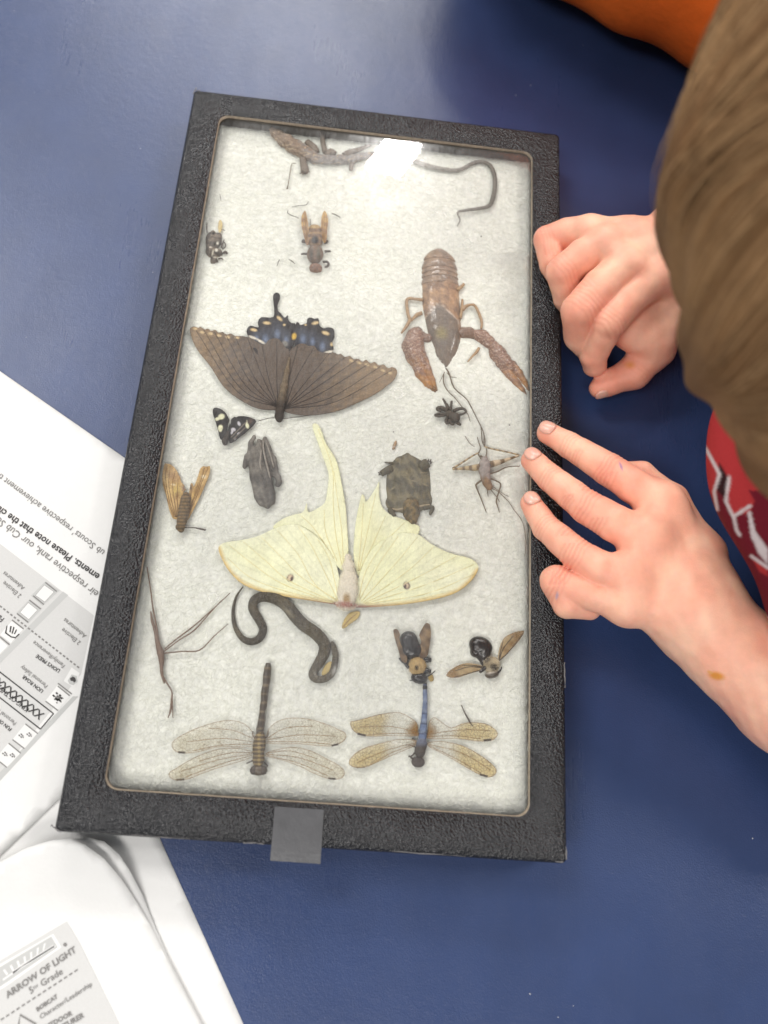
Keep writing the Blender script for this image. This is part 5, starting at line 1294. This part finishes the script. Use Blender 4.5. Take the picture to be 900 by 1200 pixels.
for x, y, rr, lab in ((564, 277, 1.1, 'dark speck on the cotton right of the crayfish tail'), (597, 498, .9, 'dark speck right of the long crayfish feeler'), (461, 506, .7, 'small dark speck above the pale husk')):
    V, F = ball(P(x, y, ZS), (rr / 26, rr / 24, .025), nu=8, nv=6); mesh('speck', V, F, m_dark, label=lab, cat='speck', group=G_)
# ------------------------------------------------------------------ the child at the right
m_skin = pmat('skin', rough=.48, spec=.4, var=(2.2, .05), bump=[(16, .25), (45, .18)], sss=.35, sss_scale=.006, **AT)
m_nail = pmat('fingernail', A(230, 172, 154), rough=.28, spec=.5, sss=.3, sss_scale=.003)
child = thing('person', 'brown haired child in red shirt leaning over the case, both hands on its rim', 'person', (24, 0, 0))
SKIN, PINK, PALE = A(238, 178, 152), A(232, 140, 118), A(244, 194, 166)


def J(q, x, y, r, z):
    """joint from crop pixels: world point and radius"""
    p = q.one(x, y); return np.append(P(p[0], p[1], z), r / ppc(p[0], p[1], z))


def caps(js, k): return [('c', js[i][:3], js[i + 1][:3], js[i][3], js[i + 1][3], k) for i in range(len(js) - 1)]


def skin_cols(V, hot, marks=()):
    n = bulge(V, .5, 1.3, 31) + bulge(V, .35, 4.5, 32)
    c = mixc(SKIN, PALE, .45 + n)
    c = mixc(c, PINK, .10 + bulge(V, .22, 2.6, 33)) if False else c * (1 - np.clip(.08 + bulge(V, .16, 2.6, 33), 0, 1)[:, None] * np.array([.05, .30, .32]))
    for (p, r, a) in hot:
        w_ = np.exp(-((V - p[:3]) ** 2).sum(1) / r ** 2)[:, None] * a; c = c * (1 - w_) + np.array(PINK) * w_
    return c


def wrinkles(p, lst, amp=.030):
    """skin creases across the finger joints"""
    o = np.zeros(len(p))
    for f, i, j in lst:
        c, d = f[i][:3], f[j][:3] - f[i][:3]; d = d / np.linalg.norm(d); r = f[i][3]
        v = p - c; m = (np.abs(v).max(1) < 2.0 * r) & (v[:, 2] > -.2 * r); v = v[m]
        s_ = v @ d; s_ = s_ + .03 * np.sin(v @ np.cross(d, [0, 0, 1.0]) * 7 + i)
        g = sum(a * np.exp(-((s_ - k * r) / (.055)) ** 2) for k, a in ((-.34, .7), (-.08, 1.0), (.16, .9), (.42, .6)))
        o[m] += amp * g
    return o


# left hand: three fingertips on the rim, little finger curled
q = Z(590, 470, 2.903)
idx_ = [J(q, 150, 108, 12.0, 2.74), J(q, 228, 152, 14.8, 3.05), J(q, 354, 230, 18.2, 3.7), J(q, 440, 286, 20, 4.0), J(q, 540, 350, 22, 4.1)]
mid_ = [J(q, 99, 202, 12.8, 2.76), J(q, 162, 264, 15.6, 3.15), J(q, 282, 358, 19.4, 3.9), J(q, 378, 416, 21.2, 4.2), J(q, 490, 472, 23, 4.3)]
rin_ = [J(q, 94, 350, 12.2, 2.74), J(q, 146, 430, 15.4, 3.1), J(q, 250, 522, 18.6, 3.75), J(q, 330, 570, 20.5, 4.0), J(q, 430, 602, 22, 4.1)]
pin_ = [J(q, 292, 700, 14.6, 2.85), J(q, 217, 690, 16.4, 2.95), J(q, 182, 614, 18.6, 3.2), J(q, 295, 655, 19, 3.5), J(q, 425, 692, 21, 3.8)]
thm_ = [J(q, 400, 232, 10, 2.9), J(q, 470, 250, 14, 3.0), J(q, 570, 340, 19, 3.3), J(q, 670, 520, 24, 3.5)]
wr_ = J(q, 690, 770, 46, 3.5); wr2 = J(q, 640, 690, 48, 3.6)
fa_ = [wr_, J(q, 800, 868, 52, 3.6), J(q, 960, 1010, 58, 3.7), J(q, 1330, 1320, 66, 4.2)]
pr_ = []
for f in (idx_, mid_, rin_, pin_):
    for j_ in f: j_[3] *= 1.05
for f in (idx_, mid_, rin_, pin_): pr_ += caps(f, .07)
hand = [pr_[i] for i in range(len(pr_))]
hand += caps(thm_, .35)
for f, (x, y, r) in zip((idx_, mid_, rin_, pin_), ((640, 560, 30), (610, 600, 33), (590, 660, 33), (570, 715, 28))):
    m_ = J(q, x, y, r, 3.75); hand += caps([f[-1], m_], .55); hand += caps([m_, wr2], .8)
hand += caps([idx_[-1], mid_[-1], rin_[-1], pin_[-1]], .5) + caps([J(q, 560, 400, 20, 3.95), J(q, 520, 560, 22, 4.0), J(q, 480, 660, 20, 3.8)], .6)
hand += caps([thm_[-1], wr2], .8)
hand += caps([wr2] + fa_, .9)
Vh, Fh = sdf(hand, .055, lambda p: bulge(p, .010, 5, 3) + wrinkles(p, [(idx_, 2, 3), (mid_, 2, 3), (rin_, 2, 3), (idx_, 1, 2), (mid_, 1, 2), (rin_, 1, 2), (pin_, 2, 3)]))
hot = [(idx_[2], .75, .6), (mid_[2], .8, .6), (rin_[2], .75, .55), (pin_[2], .9, .5), (idx_[3], 1.2, .5), (mid_[3], 1.2, .5), (rin_[3], 1.1, .4), (idx_[0], .75, .75), (mid_[0], .75, .75), (rin_[0], .75, .75), (pin_[0], .9, .6)]
WL = [(idx_, 2, 3), (mid_, 2, 3), (rin_, 2, 3), (idx_, 1, 2), (mid_, 1, 2), (rin_, 1, 2), (pin_, 2, 3)]
cl = skin_cols(Vh, hot); ph = unP(Vh)
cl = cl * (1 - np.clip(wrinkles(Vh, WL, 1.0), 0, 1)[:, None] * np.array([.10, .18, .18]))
cl = spots(cl, ph, [(*q.one(725, 935), 9, 4.5, 12, A(222, 150, 70), .4), (*q.one(702, 922), 3, 1.5, 20, A(226, 165, 100), .4), (*q.one(400, 222), 1.4, 5, -20, A(160, 120, 150), .5), (*q.one(182, 662), 1.4, 4, 10, A(180, 150, 165), .6)])
# wrinkles: fine darker creases over the finger joints
def creases(c, V, a, b, z_up=True):
    d = b[:3] - a[:3]; L = np.linalg.norm(d); d = d / L
    return c

# right hand: a loose fist on the rim
q = Z(600, 220, 4.5)
pin2 = [J(q, 240, 470, 12.5, 2.85), J(q, 212, 400, 15, 3.0), J(q, 184, 272, 15.6, 3.15), J(q, 290, 244, 18.5, 3.5), J(q, 410, 240, 20, 4.0)]
rin2 = [J(q, 330, 655, 13.5, 2.4), J(q, 292, 580, 16, 3.0), J(q, 268, 445, 19.5, 3.9), J(q, 375, 365, 21, 4.25), J(q, 490, 305, 21.5, 4.6)]
mid2 = [J(q, 400, 850, 14.5, 2.1), J(q, 352, 785, 17.0, 2.8), J(q, 356, 648, 21.5, 4.2), J(q, 470, 525, 22.5, 4.5), J(q, 605, 410, 23, 4.8)]
ind2 = [J(q, 436, 935, 14, 2.0), J(q, 430, 880, 16.5, 2.5), J(q, 500, 715, 21, 4.0), J(q, 600, 600, 21.5, 4.3), J(q, 720, 490, 23, 4.6)]
thm2 = [J(q, 458, 1056, 11.5, 1.2), J(q, 505, 1030, 14.5, 1.3), J(q, 640, 975, 19, 1.7), J(q, 745, 850, 24, 2.3), J(q, 830, 640, 25, 3.2)]
w2 = J(q, 815, 330, 34, 4.2); hand2 = []
for f in (pin2, rin2, mid2, ind2): hand2 += caps(f, .06)
hand2 += caps(thm2, .3) + caps([thm2[-1], w2], .8)
for f, (x, y, r) in zip((pin2, rin2, mid2, ind2), ((610, 275, 24), (660, 320, 26), (730, 370, 28), (800, 450, 28))):
    m_ = J(q, x, y, r, 4.5); hand2 += caps([f[-1], m_], .3) + caps([m_, w2], .6)
hand2 += caps([pin2[-1], rin2[-1], mid2[-1], ind2[-1]], .15)
hand2 += caps([w2, J(q, 920, 230, 37, 4.2), J(q, 1100, 90, 44, 4.2), J(q, 1420, -160, 52, 4.6)], .9)
# the folded palm inside the fist
hand2 += [('e', J(q, 640, 660, 1, 2.9)[:3], (1.9, 2.6, 1.2), rotm(.6), .3), ('e', J(q, 600, 560, 1, 3.2)[:3], (1.8, 2.2, 1.1), rotm(.6), .3), ('e', J(q, 430, 420, 1, 3.1)[:3], (1.4, 1.6, .8), rotm(.6), .2)]
V2, F2 = sdf(hand2, .055, lambda p: bulge(p, .010, 5, 3) + wrinkles(p, [(rin2, 2, 3), (mid2, 2, 3), (ind2, 2, 3), (pin2, 2, 3), (thm2, 2, 3)], .011))
hot2 = [(pin2[2], 1.1, .6), (rin2[2], 1.0, .55), (mid2[2], 1.0, .5), (ind2[2], 1.0, .5), (thm2[0], 1.2, .8), (thm2[2], 1.4, .6), (w2 - np.array([1.2, -.2, 0, 0]), 1.1, .5), (ind2[3], 1.4, .35)] + [(f[1], .8, .35) for f in (rin2, mid2, ind2)]
c2 = skin_cols(V2, hot2)
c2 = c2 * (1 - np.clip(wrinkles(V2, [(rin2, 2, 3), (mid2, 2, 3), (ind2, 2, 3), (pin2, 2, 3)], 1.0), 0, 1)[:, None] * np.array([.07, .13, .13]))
c2 = spots(c2, unP(V2), [(*q.one(622, 935), 5, 3.5, 0, A(224, 150, 92), .8)])

# head, neck, shoulders and upper arms in one coarser skin that meets the forearms under the sleeves
HC = np.array([15.98, -1.6, 20.8])
el_l = fa_[-1][:3]; el_r = J(q, 1420, -160, 1, 4.6)[:3]
sh_l, sh_r = np.array([25.5, -8.0, 9.5]), np.array([25.5, 12.0, 9.5])
tor = [('e', HC + np.array([.3, 0, 0]), (7.4, 7.4, 7.2), None, .5), ('e', HC + np.array([.8, 0, -4.5]), (5.4, 5.6, 4.8), None, 1.5),
       ('c', HC + np.array([-.2, 0, -8.4]), HC + np.array([.6, 0, -10.1]), .7, .95, .8),          # nose, turned down to the case
       ('e', HC + np.array([2.4, 0, -9.3]), (1.0, 2.0, .6), None, .5), ('e', HC + np.array([4.4, 0, -8.6]), (2.0, 2.4, 1.6), None, 1.2),   # lips, chin
       ('e', HC + np.array([2.0, -7.4, -2.6]), (1.4, .6, 2.2), rotm(.3, .5), .3), ('e', HC + np.array([2.0, 7.4, -2.6]), (1.4, .6, 2.2), rotm(-.3, .5), .3),
       ('c', HC + np.array([5.5, 0, -3.0]), (27.5, 1.0, 11.0), 4.2, 4.6, 2.0), ('c', sh_l, sh_r, 4.2, 4.2, 2.0), ('c', (28, 2, 9), (40, 2, -14), 7.5, 8.5, 3.0),
       ('c', sh_l, el_l, 3.6, 2.7, 1.0), ('c', sh_r, el_r, 3.6, 2.5, 1.0), ('c', (38, -2, -14), (38, -3, -28), 5.5, 5, 1.5), ('c', (38, 6, -14), (38, 7, -28), 5.5, 5, 1.5)]
for sy in (-1, 1): tor.append(('e', HC + np.array([-1.2, 2.7 * sy, -8.5]), (1.0, 1.3, .9), None, .6, '-'))
Vt, Ft = sdf(tor, .3)
ct = skin_cols(Vt, [])
Va, Fa = np.vstack([Vh, V2, Vt]), np.vstack([Fh, F2 + len(Vh), Ft + len(Vh) + len(V2)])
mesh('body', Va, Fa, m_skin, child, col=np.vstack([cl, c2, ct]))
m_eye = pmat('eye_white', A(240, 238, 235), rough=.2)
for sy in (-1, 1):
    V, F = ball(HC + np.array([-1.0, 2.7 * sy, -7.7]), .95); o = mesh('eye', V, F, m_eye, child)
    V, F = ball(HC + np.array([-1.1, 2.7 * sy, -8.35]), .42); mesh('iris', V, F, m_dark, o)


def nail(tip, nxt, wid, ln, lift=.0, name='fingernail', up=(0, 0, 1)):
    d = tip[:3] - nxt[:3]; d /= np.linalg.norm(d); u = np.array(up, float) - d * np.dot(up, d); u /= np.linalg.norm(u); u = u * .985 + d * .17; u /= np.linalg.norm(u)
    d = d - u * (d @ u); d /= np.linalg.norm(d); s_ = np.cross(d, u)
    V = []; n, m = 9, 9
    for i in range(n):
        for j in range(m):
            a = -1 + 2 * i / (n - 1); b_ = -1 + 2 * j / (m - 1)
            x = a * math.sqrt(max(0, 1 - .42 * b_ * b_)); y = b_ * math.sqrt(max(0, 1 - .42 * a * a))
            V.append(tip[:3] + u * (math.sqrt(max(tip[3] ** 2 * 1.0 - (x * wid) ** 2, .01)) + .012 - .30 * max(0, y * ln - .05) ** 2 / tip[3] - .10 * max(0, -y - .45) - .05 * max(0, abs(x) - .75)) + s_ * x * wid + d * (y * ln - .03))
    F = [(i * m + j, i * m + j + 1, (i + 1) * m + j + 1, (i + 1) * m + j) for i in range(n - 1) for j in range(m - 1)]
    o = mesh(name, np.array(V), F, m_nail, child); md = o.modifiers.new('thick', 'SOLIDIFY'); md.thickness = 0.0005; md.offset = -1


for f in (idx_, mid_, rin_): nail(f[0], f[1], .35, .37)
nail(thm2[0], thm2[2], .30, .34, up=(.75, -.55, .35))

# hair: a shaggy cap over the skull, plus loose strands
m_hair = pmat('brown_hair', rough=.7, spec=.1, var=(1.5, .12), bump=[(4, .5)], stretch=(1, 1, 1), **AT)
CR = np.array([.35, .10, .93]); CR /= np.linalg.norm(CR)
def hang(p):
    v = p - HC; v = v / np.linalg.norm(v, axis=1)[:, None]
    e1 = np.cross(CR, [0, 1.0, 0]); e1 /= np.linalg.norm(e1); e2 = np.cross(CR, e1)
    return np.arctan2(v @ e2, v @ e1), np.arccos(np.clip(v @ CR, -1, 1))
def hair_disp(p):
    a, t_ = hang(p)
    return .16 * np.sin(a * 9 + 1.2 * np.sin(t_ * 3)) * np.clip(t_, 0, 1) + .09 * np.sin(a * 23 + 2 * np.sin(t_ * 5)) * np.clip(t_ * 1.5, 0, 1) + bulge(p, .10, .9, 4)
hp = [('e', HC + np.array([-.2, -.1, .5]), (8.5, 9.6, 8.2), None, .3), ('e', HC + np.array([3.5, 0, -3.5]), (6.8, 8.2, 4.5), None, 1.5), ('e', HC + np.array([1.0, 0, -11.0]), (6.0, 6.0, 4.6), None, 1.0, '-')]
V, F = sdf(hp, .16, hair_disp)
a_, t_ = hang(V)
HB, HD, HL_ = A(152, 116, 78), A(120, 88, 58), A(180, 144, 104)
def hcol(a, t): return mixc(HD, HB, .55 + .6 * np.sin(a * 9 + 1.2 * np.sin(t * 3)) + .25 * np.sin(a * 31))
hair = mesh('hair', V, F, m_hair, child, col=hcol(a_, t_))
ns_, sg = 7000, 7
e1 = np.cross(CR, [0, 1.0, 0]); e1 /= np.linalg.norm(e1); e2 = np.cross(CR, e1)
az = rng.uniform(0, 2 * PI, ns_); t0 = rng.uniform(.1, 1.75, ns_); ln = rng.uniform(.35, .6, ns_)
tt = t0[:, None] + ln[:, None] * np.linspace(0, 1, sg)[None]; aa = az[:, None] + (.06 * np.sin(tt * 5 + az[:, None] * 7)) + rng.normal(0, .03, ns_)[:, None] * np.linspace(0, 1, sg)
D = np.cos(tt)[..., None] * CR + np.sin(tt)[..., None] * (np.cos(aa)[..., None] * e1 + np.sin(aa)[..., None] * e2)
rad = 1 / np.sqrt((D[..., 0] / 8.5) ** 2 + (D[..., 1] / 9.6) ** 2 + (D[..., 2] / 8.2) ** 2)
rad = rad + .16 * -np.sin(aa * 9 + 1.2 * np.sin(tt * 3)) * np.clip(tt, 0, 1) * .8 + rng.uniform(-.02, .30, ns_)[:, None] * np.sin(np.linspace(.15, PI * .85, sg)) + .03
C3 = HC + np.array([-.2, -.1, .5]) + D * rad[..., None]
ok = ~(C3[..., 2] < HC[2] - 5.6).any(1); C3 = C3[ok]; aa = aa[ok]; tt = tt[ok]; Dk = D[ok]; n_ = len(C3)
T = np.gradient(C3, axis=1); T /= np.linalg.norm(T, axis=2)[..., None]; sd = np.cross(T, Dk); sd /= np.linalg.norm(sd, axis=2)[..., None]
wv = (np.linspace(1, .25, sg)[None, :, None] * rng.uniform(.02, .045, n_)[:, None, None])
V = np.stack([C3 + sd * wv, C3 + Dk * wv, C3 - sd * wv], 2); ix = np.arange(n_ * sg * 3).reshape(n_, sg, 3)
Fs = np.vstack([np.stack([ix[:, :-1, k], ix[:, 1:, k], ix[:, 1:, k + 1], ix[:, :-1, k + 1]], -1).reshape(-1, 4) for k in (0, 1)])
cc = mixc(HD, HL_, rng.uniform(0, 1, n_)); cc = np.repeat(cc, sg * 3, 0)
mesh('hair_strands', V.reshape(-1, 3), Fs, m_hair, hair, col=cc, kind='stuff')

# red shirt with pale outlined petals
m_shirt = pmat('shirt_cloth', rough=.85, spec=.15, var=(10, .06), bump=[(30, .25)], **AT)
shp = [('c', sh_l + np.array([-3.0, -.5, -.8]), sh_r + np.array([-2, 0, 0]), 5.6, 5.6, 2.0), ('e', (22.8, -3.0, 8.0), (8.6, 7.0, 5.0), rotm(0, .1), 2.0)]
V, F = sdf(shp, .095, lambda p: bulge(p, .10, .9, 14))
Vb, Fb = sdf([('c', (28, 2, 9), (40, 2, -14), 8.4, 9.4, 3.0), ('c', sh_l, sh_l + (el_l - sh_l) * .55, 4.5, 4.3, 1.0), ('c', sh_r, sh_r + (el_r - sh_r) * .55, 4.5, 4.3, 1.0)], .3, lambda p: bulge(p, .10, .9, 14))
F = np.vstack([F, Fb + len(V)]); V = np.vstack([V, Vb])
v = unP(V); s_ = Z(740, 250, 2.6667)
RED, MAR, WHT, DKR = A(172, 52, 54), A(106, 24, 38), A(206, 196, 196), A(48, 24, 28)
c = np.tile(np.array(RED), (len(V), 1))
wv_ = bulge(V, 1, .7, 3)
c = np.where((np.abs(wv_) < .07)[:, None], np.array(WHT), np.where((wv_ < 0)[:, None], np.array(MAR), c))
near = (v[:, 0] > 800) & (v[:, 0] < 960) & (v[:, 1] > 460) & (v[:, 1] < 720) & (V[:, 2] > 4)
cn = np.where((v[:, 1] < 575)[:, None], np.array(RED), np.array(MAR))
for poly, cc_ in (([(180, 650), (275, 830), (255, 880), (215, 800)], RED), ([(180, 660), (280, 800), (260, 900), (225, 830), (190, 720)], RED), ([(275, 780), (305, 830), (290, 890), (262, 860)], DKR), ([(300, 830), (330, 800), (385, 900), (370, 935), (320, 945), (300, 920)], RED), ([(365, 940), (385, 990), (427, 1050), (427, 1100), (395, 1060), (372, 1000)], WHT), ([(375, 1075), (427, 1110), (427, 1135), (400, 1120)], RED)):
    pl = s_(poly); sg_ = np.where(inpoly(v, pl), 1, -1) * dpoly(v, pl + pl[:1]); k_ = np.clip(.5 + sg_ / 3.0, 0, 1)[:, None]; cn = cn * (1 - k_) + np.array(cc_) * k_
for ln_ in ([(180, 650), (235, 740), (275, 815), (258, 870), (268, 925)], [(305, 825), (295, 900), (318, 948), (370, 915)], [(320, 950), (328, 990), (338, 1005)], [(368, 935), (380, 985), (380, 1015)], [(375, 1072), (427, 1108)]):
    d = dpoly(v, [p[:2] for p in s_(ln_)]); k_ = np.clip((3.2 - d) / 2.6, 0, 1)[:, None]; cn = cn * (1 - k_) + np.array(WHT) * k_
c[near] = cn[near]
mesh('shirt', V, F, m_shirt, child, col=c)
m_tr = pmat('navy_trousers', A(40, 44, 58), rough=.9)
V, F = sdf([('c', (38, -2, -13), (38, -3, -28), 6.4, 6.0, 1.0), ('c', (38, 6, -13), (38, 7, -28), 6.4, 6.0, 1.0), ('c', (39.5, 2, -11), (39.5, 2, -15), 8.9, 8.9, 1.0)], .4); mesh('trousers', V, F, m_tr, child)

# ------------------------------------------------------------------ the neighbour in orange
m_or = pmat('orange_cloth', A(252, 116, 42), rough=.85, spec=.15, var=(1.5, .05), bump=[(35, .2), (1.2, .1)])
pa_, pb_ = P(672, -192, 7.2), P(1000, -30, 7.2)
nb = thing('person', 'neighbour of whom only an orange shirt shows at the top edge of the table', 'person', (pa_[0] + 6, pa_[1] + 6, 0))
dl = (pb_ - pa_) / np.linalg.norm(pb_ - pa_); nr = np.array([-dl[1], dl[0], 0])
def or_disp(p):
    s_ = (p - pa_) @ dl; h_ = (p - pa_) @ nr
    v = unP(p); d = dpoly(v, [(762, -10), (768, 10), (778, 28), (790, 38)])
    return .10 * np.sin(s_ * 1.1 + h_ * .6) + bulge(p, .10, .7, 2) + .35 * np.exp(-(d / 2.2) ** 2) * (p[:, 2] > 7) - .12 * np.exp(-((d - 5) / 4) ** 2) * (p[:, 2] > 7)
V, F = sdf([('c', pa_, pb_, 7.0, 7.0, 1.0), ('c', pa_ + nr * 6 + [0, 0, 6], pb_ + nr * 6 + [0, 0, 6], 9, 9, 3.0)], .2, or_disp)
V[:, 2] = np.maximum(V[:, 2], .05)
mesh('orange_shirt', V, F, m_or, nb)
